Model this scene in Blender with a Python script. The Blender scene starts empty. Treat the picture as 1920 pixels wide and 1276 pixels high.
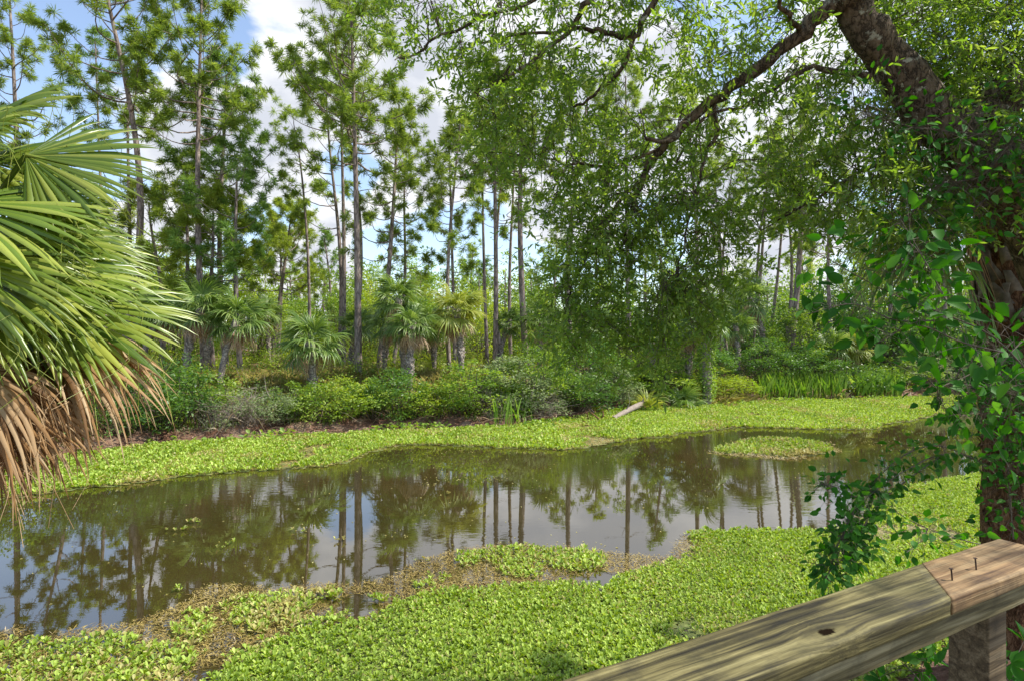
import bpy, math
import numpy as np
from mathutils import Vector

scene = bpy.context.scene
COL = scene.collection
R = np.random.default_rng(7)
F, CX, CY, CAMZ = 1100.0, 960.0, 638.0, 2.8
UP = np.array([0, 0, 1.0])


def P(px, py, Y):
    """A point seen at photo pixel (px, py) that stands Y metres ahead of the camera."""
    return np.array([(px - CX) / F * Y, Y, CAMZ + (CY - py) / F * Y])


def W(px, py):
    """A point of the water surface seen at that pixel."""
    Y = F * CAMZ / (py - CY)
    return np.array([(px - CX) / F * Y, Y])


def norm(a):
    a = np.asarray(a, float)
    return a / np.maximum(np.linalg.norm(a, axis=-1, keepdims=True), 1e-9)


def rdir(n): return norm(R.normal(size=(n, 3)))


# ------------------------------------------------------------------ meshes
class MB:
    def __init__(self):
        self.v, self.f, self.n = [], [], 0

    def add(self, v, f, rnd=0.5, mat=0):
        v = np.asarray(v, float).reshape(-1, 3)
        f = np.asarray(f, int)
        r = np.broadcast_to(np.asarray(rnd, float), (len(f),))
        self.v.append(v)
        self.f.append((f + self.n, r, mat))
        self.n += len(v)

    def build(self, name, mats, parent=None, smooth=False, loc=None):
        me = bpy.data.meshes.new(name)
        v = np.concatenate(self.v) if self.v else np.zeros((0, 3))
        if loc is not None and parent is None:
            v = v - np.asarray(loc)
        lt = np.concatenate([np.full(len(f), f.shape[1]) for f, r, m in self.f])
        lv = np.concatenate([f.ravel() for f, r, m in self.f])
        rn = np.concatenate([r for f, r, m in self.f])
        mi = np.concatenate([np.full(len(f), m) for f, r, m in self.f])
        me.vertices.add(len(v)); me.vertices.foreach_set('co', v.astype(np.float32).ravel())
        me.loops.add(len(lv)); me.loops.foreach_set('vertex_index', lv.astype(np.int32))
        me.polygons.add(len(lt))
        me.polygons.foreach_set('loop_start', np.concatenate([[0], np.cumsum(lt)[:-1]]).astype(np.int32))
        me.polygons.foreach_set('loop_total', lt.astype(np.int32))
        me.polygons.foreach_set('material_index', mi.astype(np.int32))
        if smooth:
            me.polygons.foreach_set('use_smooth', np.ones(len(lt), bool))
        me.update(calc_edges=True)
        a = me.attributes.new('rnd', 'FLOAT', 'FACE')
        a.data.foreach_set('value', rn.astype(np.float32))
        for m in (mats if isinstance(mats, (list, tuple)) else [mats]):
            me.materials.append(m)
        o = bpy.data.objects.new(name, me)
        COL.objects.link(o)
        if parent is not None:
            o.parent = parent
        elif loc is not None:
            o.location = loc
        return o


def tag(o, label=None, cat=None, group=None, kind=None):
    if label: o['label'] = label
    if cat: o['category'] = cat
    if group: o['group'] = group
    if kind: o['kind'] = kind
    return o


def empty(name, loc, label, cat, group=None, rz=0, sc=1):
    o = bpy.data.objects.new(name, None)
    o.empty_display_size = 0.2
    COL.objects.link(o)
    o.location = loc; o.rotation_euler = (0, 0, rz); o.scale = (sc, sc, sc) if np.isscalar(sc) else sc
    return tag(o, label, cat, group)


def kids(o):
    return [c for c in bpy.data.objects if c.parent == o]


def child(src, parent, loc=(0, 0, 0), rot=None):
    c = src.copy(); COL.objects.link(c); c.parent = parent
    c.location = loc
    if rot is not None: c.rotation_euler = rot
    return c


def tube(mb, pts, rad, sides=6, rnd=0.5, mat=0, cap=True):
    pts = np.asarray(pts, float); n = len(pts)
    rad = np.broadcast_to(np.asarray(rad, float), (n,))
    t = norm(np.gradient(pts, axis=0))
    ref = np.array([0.31, 0.17, 0.93]) if abs(t[0, 2]) < 0.9 else np.array([1.0, 0.1, 0])
    u = norm(np.cross(t, ref)); w = np.cross(t, u)
    a = np.arange(sides) * 2 * math.pi / sides
    ring = pts[:, None] + rad[:, None, None] * (np.cos(a)[None, :, None] * u[:, None] + np.sin(a)[None, :, None] * w[:, None])
    i = np.arange(n - 1)[:, None] * sides; j = np.arange(sides)[None]; k = (j + 1) % sides
    f = np.stack([i + j, i + k, i + sides + k, i + sides + j], -1).reshape(-1, 4)
    mb.add(ring.reshape(-1, 3), f, rnd, mat)
    if cap:
        mb.add(ring[-1], np.arange(sides)[None], rnd, mat)


def spline(ctrl, n):
    """Catmull-Rom through control points."""
    c = np.asarray(ctrl, float)
    c = np.vstack([2 * c[0] - c[1], c, 2 * c[-1] - c[-2]])
    m = len(c) - 3
    s = np.linspace(0, m - 1e-6, n); i = s.astype(int); t = (s - i)[:, None]
    p0, p1, p2, p3 = c[i], c[i + 1], c[i + 2], c[i + 3]
    return 0.5 * (2 * p1 + (p2 - p0) * t + (2 * p0 - 5 * p1 + 4 * p2 - p3) * t ** 2 + (3 * p1 - p0 - 3 * p2 + p3) * t ** 3)


def leaves(mb, pos, d, nr, L, Wd, rnd, shape=(.3, .45, .65, .42), fold=.18, droop=.12, mat=0):
    pos = np.asarray(pos, float); n = len(pos)
    d = norm(d); s = norm(np.cross(d, nr)); nr = np.cross(s, d)
    L = np.broadcast_to(L, (n,))[:, None]; Wd = np.broadcast_to(Wd, (n,))[:, None]
    a1, w1, a2, w2 = shape
    b = pos
    t = pos + d * L - nr * L * droop
    l1 = pos + d * L * a1 + s * Wd * w1 + nr * Wd * fold
    r1 = pos + d * L * a1 - s * Wd * w1 + nr * Wd * fold
    l2 = pos + d * L * a2 + s * Wd * w2 + nr * (Wd * fold - L * droop * .4)
    r2 = pos + d * L * a2 - s * Wd * w2 + nr * (Wd * fold - L * droop * .4)
    v = np.stack([b, l1, l2, t, r2, r1], 1)
    k = np.arange(n)[:, None] * 6
    f = np.concatenate([k + np.array([[0, 3, 2, 1]]), k + np.array([[0, 5, 4, 3]])])
    mb.add(v.reshape(-1, 3), f, np.concatenate([np.broadcast_to(rnd, (n,))] * 2), mat)


def diamonds(mb, pos, d, nr, L, Wd, rnd, mat=0):
    pos = np.asarray(pos, float); n = len(pos)
    d = norm(d); s = norm(np.cross(d, nr)); nr = np.cross(s, d)
    L = np.broadcast_to(L, (n,))[:, None]; Wd = np.broadcast_to(Wd, (n,))[:, None]
    v = np.stack([pos, pos + d * L * .5 + s * Wd * .5 + nr * Wd * .2, pos + d * L - nr * L * .1, pos + d * L * .5 - s * Wd * .5 + nr * Wd * .2], 1)
    k = np.arange(n)[:, None] * 4
    mb.add(v.reshape(-1, 3), k + np.array([[0, 3, 2, 1]]), np.broadcast_to(rnd, (n,)), mat)


def needles(mb, pos, d, L, Wd, rnd, mat=0):
    n = len(pos); d = norm(d)
    s = norm(np.cross(d, R.normal(size=(n, 3)))) * np.broadcast_to(Wd, (n,))[:, None]
    L = np.broadcast_to(L, (n,))[:, None]
    v = np.stack([pos - s * .35, pos + s * .35, pos + d * L * .6 + s * .5, pos + d * L - UP * L * .12, pos + d * L * .6 - s * .5], 1)
    k = np.arange(n)[:, None] * 5
    mb.add(v.reshape(-1, 3), k + np.array([[0, 1, 2, 3, 4]]), np.broadcast_to(rnd, (n,)), mat)


# ------------------------------------------------------------------ materials
def nt(name):
    m = bpy.data.materials.new(name); m.use_nodes = True
    t = m.node_tree; t.nodes.clear()
    out = t.nodes.new('ShaderNodeOutputMaterial')
    def N(kind, **kw):
        x = t.nodes.new(kind)
        for k, v in kw.items():
            if k.startswith('_'): setattr(x, k[1:], v)
            else: x.inputs[int(k[1:]) if k[0] == 'i' and k[1:].isdigit() else k].default_value = v
        return x
    def link(a, b): t.links.new(a, b)
    return m, N, link, out


def ramp(N, stops, interp='LINEAR'):
    r = N('ShaderNodeValToRGB'); r.color_ramp.interpolation = interp
    e = r.color_ramp.elements
    while len(e) < len(stops): e.new(0.5)
    for x, (p, c) in zip(e, stops):
        x.position = p; x.color = (*c, 1)
    return r


def leaf_mat(name, cols, transl=.35, rough=.5, spec=.22, objvar=.12, noise_scale=0.0):
    """Leaf surface: reflected + transmitted light, colour differing from leaf to leaf."""
    m, N, link, out = nt(name)
    at = N('ShaderNodeAttribute', _attribute_name='rnd')
    n = len(cols)
    rp = ramp(N, [(i / (n - 1), c) for i, c in enumerate(cols)])
    link(at.outputs['Fac'], rp.inputs[0])
    oi = N('ShaderNodeObjectInfo')
    mr = N('ShaderNodeMapRange'); mr.inputs[3].default_value = 1.18 - objvar; mr.inputs[4].default_value = 1.18 + objvar
    link(oi.outputs['Random'], mr.inputs[0])
    hs = N('ShaderNodeHueSaturation'); link(mr.outputs[0], hs.inputs['Value']); link(rp.outputs[0], hs.inputs['Color'])
    pr = N('ShaderNodeBsdfPrincipled'); pr.inputs['Roughness'].default_value = rough
    pr.inputs['Specular IOR Level'].default_value = spec
    link(hs.outputs[0], pr.inputs['Base Color'])
    tr = N('ShaderNodeBsdfTranslucent')
    hs2 = N('ShaderNodeHueSaturation', Saturation=1.15, Value=1.5, Hue=.488); link(hs.outputs[0], hs2.inputs['Color'])
    link(hs2.outputs[0], tr.inputs[0])
    mx = N('ShaderNodeMixShader'); mx.inputs[0].default_value = transl
    link(pr.outputs[0], mx.inputs[1]); link(tr.outputs[0], mx.inputs[2]); link(mx.outputs[0], out.inputs[0])
    return m


def bark_mat(name, c0, c1, c2, scale=14, stretch=(1, 1, .28), bump=.6, lichen=None):
    m, N, link, out = nt(name)
    tc = N('ShaderNodeTexCoord'); mp = N('ShaderNodeMapping'); mp.inputs['Scale'].default_value = stretch
    link(tc.outputs['Object'], mp.inputs[0])
    vo = N('ShaderNodeTexVoronoi', Scale=scale, _feature='DISTANCE_TO_EDGE'); 
    ns = N('ShaderNodeTexNoise', Scale=scale * .8, Detail=6.0, Roughness=.65)
    ad = N('ShaderNodeMix', _data_type='RGBA'); ad.inputs[0].default_value = .18
    link(mp.outputs[0], ns.inputs[0]); link(mp.outputs[0], ad.inputs[6]); link(ns.outputs['Color'], ad.inputs[7])
    link(ad.outputs[2], vo.inputs['Vector'])
    r1 = ramp(N, [(0, c0), (.12, c1), (.5, c2)]); link(vo.outputs[0], r1.inputs[0])
    ns2 = N('ShaderNodeTexNoise', Scale=scale * .25, Detail=4.0)
    link(tc.outputs['Object'], ns2.inputs[0])
    mu = N('ShaderNodeMix', _data_type='RGBA', _blend_type='MULTIPLY'); mu.inputs[0].default_value = .8
    r2 = ramp(N, [(.3, (.55, .52, .5)), (.7, (1.1, 1.05, 1.0))]); link(ns2.outputs[0], r2.inputs[0])
    link(r1.outputs[0], mu.inputs[6]); link(r2.outputs[0], mu.inputs[7])
    col = mu.outputs[2]
    if lichen:
        n3 = N('ShaderNodeTexNoise', Scale=9.0, Detail=5.0, Roughness=.7); link(tc.outputs['Object'], n3.inputs[0])
        r3 = ramp(N, [(.58, (0, 0, 0)), (.64, (1, 1, 1))]); link(n3.outputs[0], r3.inputs[0])
        m2 = N('ShaderNodeMix', _data_type='RGBA'); m2.inputs[7].default_value = (*lichen, 1)
        link(r3.outputs[0], m2.inputs[0]); link(col, m2.inputs[6]); col = m2.outputs[2]
    pr = N('ShaderNodeBsdfPrincipled', Roughness=.9); pr.inputs['Specular IOR Level'].default_value = .15
    link(col, pr.inputs['Base Color'])
    bp = N('ShaderNodeBump', Strength=bump, Distance=.03); link(vo.outputs[0], bp.inputs['Height']); link(bp.outputs[0], pr.inputs['Normal'])
    link(pr.outputs[0], out.inputs[0])
    return m


def plain_mat(name, cols, rough=.85, scale=20, bump=.2, metallic=0.0):
    m, N, link, out = nt(name)
    tc = N('ShaderNodeTexCoord'); ns = N('ShaderNodeTexNoise', Scale=scale, Detail=6.0, Roughness=.6)
    link(tc.outputs['Object'], ns.inputs[0])
    r = ramp(N, [(.3 + .4 * i / (len(cols) - 1), c) for i, c in enumerate(cols)]); link(ns.outputs[0], r.inputs[0])
    pr = N('ShaderNodeBsdfPrincipled', Roughness=rough, Metallic=metallic); pr.inputs['Specular IOR Level'].default_value = .25
    link(r.outputs[0], pr.inputs['Base Color'])
    bp = N('ShaderNodeBump', Strength=bump, Distance=.01); link(ns.outputs[0], bp.inputs['Height']); link(bp.outputs[0], pr.inputs['Normal'])
    link(pr.outputs[0], out.inputs[0])
    return m


MAT = {}
MAT['needle'] = leaf_mat('pine_needle', [(.095, .155, .03), (.19, .27, .05), (.32, .39, .10)], .45, .5)
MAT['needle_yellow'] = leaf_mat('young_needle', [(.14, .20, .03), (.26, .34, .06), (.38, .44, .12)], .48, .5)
MAT['needle_dark'] = leaf_mat('dark_needle', [(.07, .14, .035), (.13, .22, .05), (.21, .30, .075)], .45, .5)  # darker green needle colour for some of the pines
MAT['oak'] = leaf_mat('oak_leaf', [(.09, .165, .03), (.155, .255, .044), (.27, .35, .08)], .6, .35, .45)
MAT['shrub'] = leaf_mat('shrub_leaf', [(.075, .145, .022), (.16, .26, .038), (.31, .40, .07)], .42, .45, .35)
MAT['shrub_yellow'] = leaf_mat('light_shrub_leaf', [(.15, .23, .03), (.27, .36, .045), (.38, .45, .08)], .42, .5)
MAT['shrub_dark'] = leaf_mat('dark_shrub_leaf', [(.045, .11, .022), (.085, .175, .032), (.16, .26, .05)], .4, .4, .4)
MAT['shrub_grey'] = leaf_mat('greyish_shrub_leaf', [(.10, .15, .06), (.19, .25, .10), (.33, .37, .20)], .38, .55)
MAT['palm'] = leaf_mat('palm_blade', [(.065, .12, .028), (.125, .20, .042), (.25, .32, .095)], .35, .35, .45)
MAT['palm_yellow'] = leaf_mat('palm_blade_yellowing', [(.14, .18, .035), (.24, .29, .05), (.36, .37, .09)], .38, .4, .4)
MAT['dead'] = leaf_mat('dead_frond', [(.26, .165, .10), (.47, .34, .21), (.62, .50, .37)], .25, .7, .15)
MAT['frond'] = leaf_mat('near_palm_blade', [(.06, .11, .014), (.135, .20, .026), (.29, .33, .06)], .38, .3, .5, objvar=.2)
MAT['frond_dead'] = leaf_mat('near_dead_frond', [(.11, .055, .018), (.29, .165, .065), (.45, .33, .19)], .25, .6, .25, objvar=.2)
MAT['grass'] = leaf_mat('grass_blade', [(.09, .15, .028), (.19, .26, .05), (.33, .37, .10)], .45, .55)
MAT['drygrass'] = leaf_mat('dry_grass_blade', [(.24, .25, .07), (.40, .37, .14), (.55, .49, .24)], .4, .6)
MAT['cattail'] = leaf_mat('cattail_blade', [(.11, .24, .04), (.21, .36, .06), (.36, .45, .12)], .45, .45)
MAT['lettuce'] = leaf_mat('water_lettuce_leaf', [(.13, .205, .025), (.25, .345, .045), (.43, .53, .12)], .3, .5, .3)
MAT['lettuce_old'] = leaf_mat('old_lettuce_leaf', [(.24, .22, .06), (.38, .34, .12), (.46, .44, .2)], .3, .55, .25)
MAT['vine'] = leaf_mat('vine_leaf', [(.02, .085, .01), (.04, .15, .018), (.10, .24, .04)], .42, .55, .15)
MAT['pinebark'] = bark_mat('pine_bark', (.13, .105, .09), (.32, .265, .23), (.46, .39, .345), 9)
MAT['oakbark'] = bark_mat('oak_bark', (.04, .032, .024), (.17, .13, .09), (.30, .24, .175), 16, (1, 1, .5), .8, lichen=(.42, .41, .32))
MAT['twig'] = plain_mat('twig_bark', [(.09, .07, .05), (.19, .16, .12)])
MAT['deadwood'] = plain_mat('dead_wood', [(.18, .14, .11), (.36, .30, .25)], .9, 14)
MAT['palmtrunk'] = bark_mat('palm_trunk', (.15, .13, .11), (.36, .32, .27), (.52, .47, .41), 7, (1, 1, 1.6), .7)
MAT['fibretrunk'] = bark_mat('fibrous_palm_trunk', (.08, .042, .02), (.25, .135, .07), (.44, .27, .15), 22, (1, 1, .35), 1.0)
MAT['boot'] = plain_mat('palm_boot', [(.05, .04, .028), (.17, .135, .09), (.30, .25, .175)], .9, 9, .5)
MAT['nail'] = plain_mat('rusty_nail', [(.02, .014, .011), (.06, .03, .02)], .7, 80, .3)

# ------------------------------------------------------------------ ground, canal
DX, DY = .883, .469           # direction of the canal
def sn(x, y): return DX * x + DY * y, -DY * x + DX * y
def xy(s, n): return DX * s - DY * n, DY * s + DX * n

far_px = [(-250, 905), (0, 868), (150, 850), (300, 826), (420, 822), (540, 812), (640, 806), (700, 803), (800, 799), (950, 800), (1050, 787), (1150, 770), (1250, 763), (1400, 751), (1580, 749), (1700, 744), (1790, 739)]
fe = np.array([sn(*W(a, b)) for a, b in far_px])
fe = np.vstack([[-300, fe[0, 1]], [-60, fe[0, 1]], fe, [60, 18.5], [110, 16], [600, 16]])
FE = lambda s: np.interp(s, fe[:, 0], fe[:, 1])
ne = np.array([[-600, 3.0], [-8, 2.8], [-4, 3.0], [-1.5, 3.5], [.5, 3.1], [3, 2.5], [5, 2.9], [7, 3.0], [12, 2.6], [600, 2.6]])
NE = lambda s: np.interp(s, ne[:, 0], ne[:, 1])
sst = lambda x: np.clip(x, 0, 1) ** 2 * (3 - 2 * np.clip(x, 0, 1))
def wob(x, y): return .5 * np.sin(1.7 * x + .6 * np.sin(1.3 * y)) + .3 * np.sin(2.9 * y + 1.1 * x) + .2 * np.sin(5.3 * x - 4.1 * y)
def gz(x, y):
    x = np.asarray(x, float); y = np.asarray(y, float)
    s, n = sn(x, y)
    u = n - FE(s) + .12 * wob(x * 1.3, y * 1.3)
    v = NE(s) - n + .08 * wob(x * 2, y * 2)
    w = np.maximum(u, v)
    z = -.6 + .6 * sst((w + 1.5) / 1.5)
    z = z + np.where(u > 0, .22 * sst(u / .5) + .95 * sst((u - .3) / 4.0) + .35 * sst((u - 4) / 10), 0)
    z = z + np.where(v > 0, .35 * sst(v / 1.0), 0)
    return z + np.where(w > .2, .04 * wob(x * 2.1, y * 2.1), 0)

def grid_axis(lo, hi, dense_lo, dense_hi, step, grow=1.22):
    a = list(np.arange(dense_lo, dense_hi + step, step))
    d = step
    while a[-1] < hi: d *= grow; a.append(a[-1] + d)
    d = step
    while a[0] > lo: d *= grow; a.insert(0, a[0] - d)
    return np.array(a)
sa = grid_axis(-600, 600, -26, 44, .3); na = grid_axis(-300, 700, -2, 30, .22)
S_, N_ = np.meshgrid(sa, na)
gx, gy = xy(S_, N_)
g = MB()
vv = np.stack([gx, gy, gz(gx, gy)], -1).reshape(-1, 3)
a, b = len(na), len(sa)
i = (np.arange(a - 1)[:, None] * b + np.arange(b - 1)[None]).ravel()
g.add(vv, np.stack([i, i + 1, i + b + 1, i + b], 1))
m, N, link, out = nt('soil')
tc = N('ShaderNodeTexCoord')
n1 = N('ShaderNodeTexNoise', Scale=1.6, Detail=9.0, Roughness=.7); link(tc.outputs['Object'], n1.inputs[0])
n2 = N('ShaderNodeTexNoise', Scale=38.0, Detail=6.0, Roughness=.75); link(tc.outputs['Object'], n2.inputs[0])
r1 = ramp(N, [(.32, (.07, .04, .026)), (.48, (.22, .12, .08)), (.6, (.36, .25, .185)), (.75, (.13, .13, .04))]); link(n1.outputs[0], r1.inputs[0])
r2 = ramp(N, [(.3, (.35, .33, .3)), (.7, (1.35, 1.3, 1.25))]); link(n2.outputs[0], r2.inputs[0])
mu = N('ShaderNodeMix', _data_type='RGBA', _blend_type='MULTIPLY'); mu.inputs[0].default_value = 1
link(r1.outputs[0], mu.inputs[6]); link(r2.outputs[0], mu.inputs[7])
pr = N('ShaderNodeBsdfPrincipled', Roughness=.95); pr.inputs['Specular IOR Level'].default_value = .1
link(mu.outputs[2], pr.inputs['Base Color'])
bp = N('ShaderNodeBump', Strength=.9, Distance=.06); link(n2.outputs[0], bp.inputs['Height']); link(bp.outputs[0], pr.inputs['Normal'])
link(pr.outputs[0], out.inputs[0])
tag(g.build('ground', m, smooth=True), 'brown soil bank rising from the canal into the woods', 'ground', kind='structure')

# water
m, N, link, out = nt('canal_water')
tc = N('ShaderNodeTexCoord'); mp = N('ShaderNodeMapping'); link(tc.outputs['Object'], mp.inputs[0])
mp.inputs['Rotation'].default_value = (0, 0, -.48); mp.inputs['Scale'].default_value = (.6, 1.5, 1)
n1 = N('ShaderNodeTexNoise', Scale=5.5, Detail=3.0, Roughness=.5); link(mp.outputs[0], n1.inputs[0])
n2 = N('ShaderNodeTexNoise', Scale=.22, Detail=2.0); link(tc.outputs['Object'], n2.inputs[0])
r2 = ramp(N, [(.45, (.12, .12, .12)), (.62, (1, 1, 1))]); link(n2.outputs[0], r2.inputs[0])
mm = N('ShaderNodeMath', _operation='MULTIPLY'); link(n1.outputs[0], mm.inputs[0]); link(r2.outputs[0], mm.inputs[1])
n3 = N('ShaderNodeTexNoise', Scale=.5, Detail=5.0); link(tc.outputs['Object'], n3.inputs[0])
rc = ramp(N, [(.35, (.034, .0255, .0075)), (.65, (.052, .039, .012))]); link(n3.outputs[0], rc.inputs[0])
pr = N('ShaderNodeBsdfPrincipled', Roughness=.004); pr.inputs['IOR'].default_value = 2.9
link(rc.outputs[0], pr.inputs['Base Color'])
bp = N('ShaderNodeBump', Strength=.16, Distance=.012); link(mm.outputs[0], bp.inputs['Height']); link(bp.outputs[0], pr.inputs['Normal'])
link(pr.outputs[0], out.inputs[0])
w = MB(); c4 = [xy(-280, 0), xy(280, 0), xy(280, 24), xy(-280, 24)]
w.add([[q[0], q[1], 0] for q in c4], [[0, 1, 2, 3]])
tag(w.build('water', m), 'still murky brown canal water mirroring the pines', 'water', kind='structure')


# ------------------------------------------------------------------ floating plants
def inside(poly, x, y):
    poly = np.asarray(poly); r = np.zeros(len(x), bool)
    x0, y0 = poly[:, 0], poly[:, 1]; x1, y1 = np.roll(x0, -1), np.roll(y0, -1)
    for a0, b0, a1, b1 in zip(x0, y0, x1, y1):
        c = (b0 > y) != (b1 > y)
        r ^= c & (x < (a1 - a0) * (y - b0) / (b1 - b0 + 1e-12) + a0)
    return r

def wpoly(px): return np.array([W(a, b) for a, b in px])

def scatter(poly, step, jit=.5):
    lo, hi = poly.min(0), poly.max(0)
    X, Y = np.meshgrid(np.arange(lo[0], hi[0], step), np.arange(lo[1], hi[1], step))
    X[1::2] += step * .5
    x = X.ravel() + R.uniform(-jit, jit, X.size) * step; y = Y.ravel() + R.uniform(-jit, jit, X.size) * step
    # ragged outline: the test point is pushed about by two scales of wobble
    k = inside(poly, x + .10 * wob(x * 3.1, y * 2.7) + R.normal(0, .04, x.size), y + .10 * wob(y * 3.3, x * 2.9) + R.normal(0, .04, x.size))
    return x[k], y[k]

def fbm(x, y, f=1.0):
    z = 0; a = 1
    for o in range(4):
        z = z + a * wob(x * f + 13.1 * o, y * f - 7.7 * o); f *= 1.93; a *= .55
    return z

def lettuce(mb, x, y, size, nl, old=0.0, shape=(.55, .42, .9, .38)):
    n = len(x)
    sz = size * R.uniform(.5, 1.35, n) * (1 + .15 * fbm(x, y, 1.2))
    patch = np.clip(.5 + .28 * fbm(x, y, .9), 0, 1)
    for k in range(nl):
        az = k * 2.4 + R.uniform(0, 6.28, n); el = R.uniform(.1, 1.0, n) if k > nl // 3 else R.uniform(.6, 1.35, n)
        d = np.stack([np.cos(az) * np.cos(el), np.sin(az) * np.cos(el), np.sin(el)], 1)
        nr = np.stack([-np.cos(az) * np.sin(el), -np.sin(az) * np.sin(el), np.cos(el)], 1)
        pos = np.stack([x, y, np.full(n, .010) + R.uniform(0, .03, n) * size / .1], 1) + d * (sz * .08)[:, None]
        keep = R.random(n) < .93
        rn = np.clip(.22 + .45 * patch + R.normal(0, .26, n), 0, 1)
        mt = (R.random(n) < old * (.7 + 6 * np.clip(fbm(x + 31, y - 17, .8) - .35, 0, 1)))
        for mi in (0, 1):
            q = keep & (mt == bool(mi))
            if q.any():
                leaves(mb, pos[q], d[q], nr[q], sz[q] * .62, sz[q] * R.uniform(.2, .42, q.sum()), rn[q], shape, .14, .05, mi)

far_mat = wpoly([(-500, 965), (-200, 950), (0, 936), (140, 918), (250, 905), (350, 893), (480, 881), (600, 876), (640, 868), (700, 846), (760, 833), (850, 835), (930, 840), (1000, 841), (1060, 843), (1100, 839), (1150, 829), (1200, 822), (1250, 818), (1280, 812), (1330, 807), (1380, 801), (1430, 802), (1520, 804), (1600, 805), (1645, 804), (1650, 796), (1690, 791), (1730, 784), (1760, 776), (1795, 762), (1830, 752),
                 (1800, 741), (1700, 745), (1580, 750), (1400, 753), (1250, 765), (1150, 773), (1050, 784), (960, 800), (900, 801), (820, 806), (700, 809), (640, 812), (560, 817), (470, 826), (300, 831), (150, 852), (0, 872), (-250, 907)])
lx, ly = scatter(far_mat, .078)
k = fbm(lx, ly, .55) + .5 * fbm(lx, ly, 2.0) < 1.0
mb = MB(); lettuce(mb, lx[k], ly[k], .12, 7, .12)
tag(mb.build('water_lettuce', [MAT['lettuce'], MAT['lettuce_old']]), 'long bright green mat of floating water lettuce along the far bank', 'water lettuce', kind='stuff')

isl = wpoly([(1338, 846), (1365, 836), (1400, 826), (1440, 822), (1500, 824), (1545, 832), (1562, 843), (1540, 853), (1480, 857), (1420, 852), (1370, 852)])
lx, ly = scatter(isl, .07)
k = np.ones(len(lx), bool)
mb = MB(); lettuce(mb, lx[k], ly[k], .11, 7, .25)
tag(mb.build('water_lettuce', [MAT['lettuce'], MAT['lettuce_old']]), 'small oval island of floating water lettuce in open water', 'water lettuce', kind='stuff')

lush = wpoly([(300, 1400), (360, 1290), (400, 1258), (450, 1232), (520, 1205), (600, 1176), (680, 1155), (760, 1132), (850, 1111), (930, 1104), (1000, 1092), (1070, 1098), (1130, 1103), (1165, 1085), (1200, 1072), (1250, 1060), (1300, 1040), (1320, 1022), (1285, 1003), (1340, 998), (1400, 998), (1470, 998), (1530, 997), (1580, 990), (1625, 978), (1640, 958), (1668, 938), (1695, 915), (1760, 902), (1850, 890), (1990, 880), (2200, 880), (2500, 960), (2300, 1400)])
lx, ly = scatter(lush, .041)
s_, n_ = sn(lx, ly)
bare = ((lx - W(1690, 1000)[0]) / .9) ** 2 + ((ly - W(1690, 1000)[1]) / .42) ** 2 < 1 + .5 * fbm(lx, ly, 2.5)
bare |= ((lx - W(1310, 1185)[0]) / .35) ** 2 + ((ly - W(1310, 1185)[1]) / .22) ** 2 < .55 + .6 * fbm(lx, ly, 3)
k = (n_ > NE(s_) - .15) & (~bare | (R.random(len(lx)) < .18)) & (fbm(lx, ly, 1.1) + .5 * fbm(lx, ly, 3.1) < 2.3)
mb = MB(); lettuce(mb, lx[k], ly[k], .066, 9, .07)
tag(mb.build('water_lettuce', [MAT['lettuce'], MAT['lettuce_old']]), 'lush bright green mat of water lettuce below the wooden railing', 'water lettuce', kind='stuff')

patches = [wpoly(p) for p in (
    [(905, 1030), (1000, 1026), (1080, 1035), (1140, 1045), (1130, 1062), (1050, 1072), (990, 1085), (930, 1075), (900, 1050)],
    [(850, 1040), (895, 1035), (900, 1058), (860, 1062)],
    [(-60, 1215), (120, 1205), (230, 1190), (260, 1215), (190, 1255), (60, 1300), (-80, 1300)],
    [(140, 1245), (250, 1222), (330, 1210), (365, 1240), (340, 1275), (250, 1310), (120, 1310)], [(500, 1185), (570, 1160), (640, 1150), (630, 1168), (560, 1190)], [(760, 1095), (830, 1075), (870, 1085), (800, 1108)],
    [(330, 1165), (360, 1140), (395, 1150), (400, 1190), (370, 1215), (335, 1195)],
    [(420, 1130), (500, 1115), (600, 1112), (590, 1140), (540, 1175), (470, 1190), (420, 1165)],
    [(615, 1160), (650, 1135), (650, 1165), (620, 1180)], [(600, 1120), (640, 1098), (645, 1118), (620, 1130)],
    [(690, 1128), (740, 1115), (750, 1130), (700, 1140)],
)]
mb = MB()
for p in patches:
    lx, ly = scatter(p, .055)
    k = fbm(lx, ly, 3) < .9
    lettuce(mb, lx[k], ly[k], .08, 8, .3)
tag(mb.build('water_lettuce', [MAT['lettuce'], MAT['lettuce_old']]), 'ragged yellowish patches of water lettuce in the brown algae', 'water lettuce', kind='stuff')

# single floating rosettes drifting on open water
mb = MB()
for cx_, cy_ in ((560, 997), (430, 1020), (412, 1028), (333, 995), (358, 980), (840, 927), (642, 1013), (335, 1108), (1700, 845), (795, 1052)):
    q = W(cx_, cy_); n = 3
    lettuce(mb, q[0] + R.normal(0, .07, n), q[1] + R.normal(0, .03, n), .075, 7, .5)
tag(mb.build('drifting_lettuce', [MAT['lettuce'], MAT['lettuce_old']]), 'few loose water lettuce plants drifting on the open brown water', 'water lettuce', kind='stuff')

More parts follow.
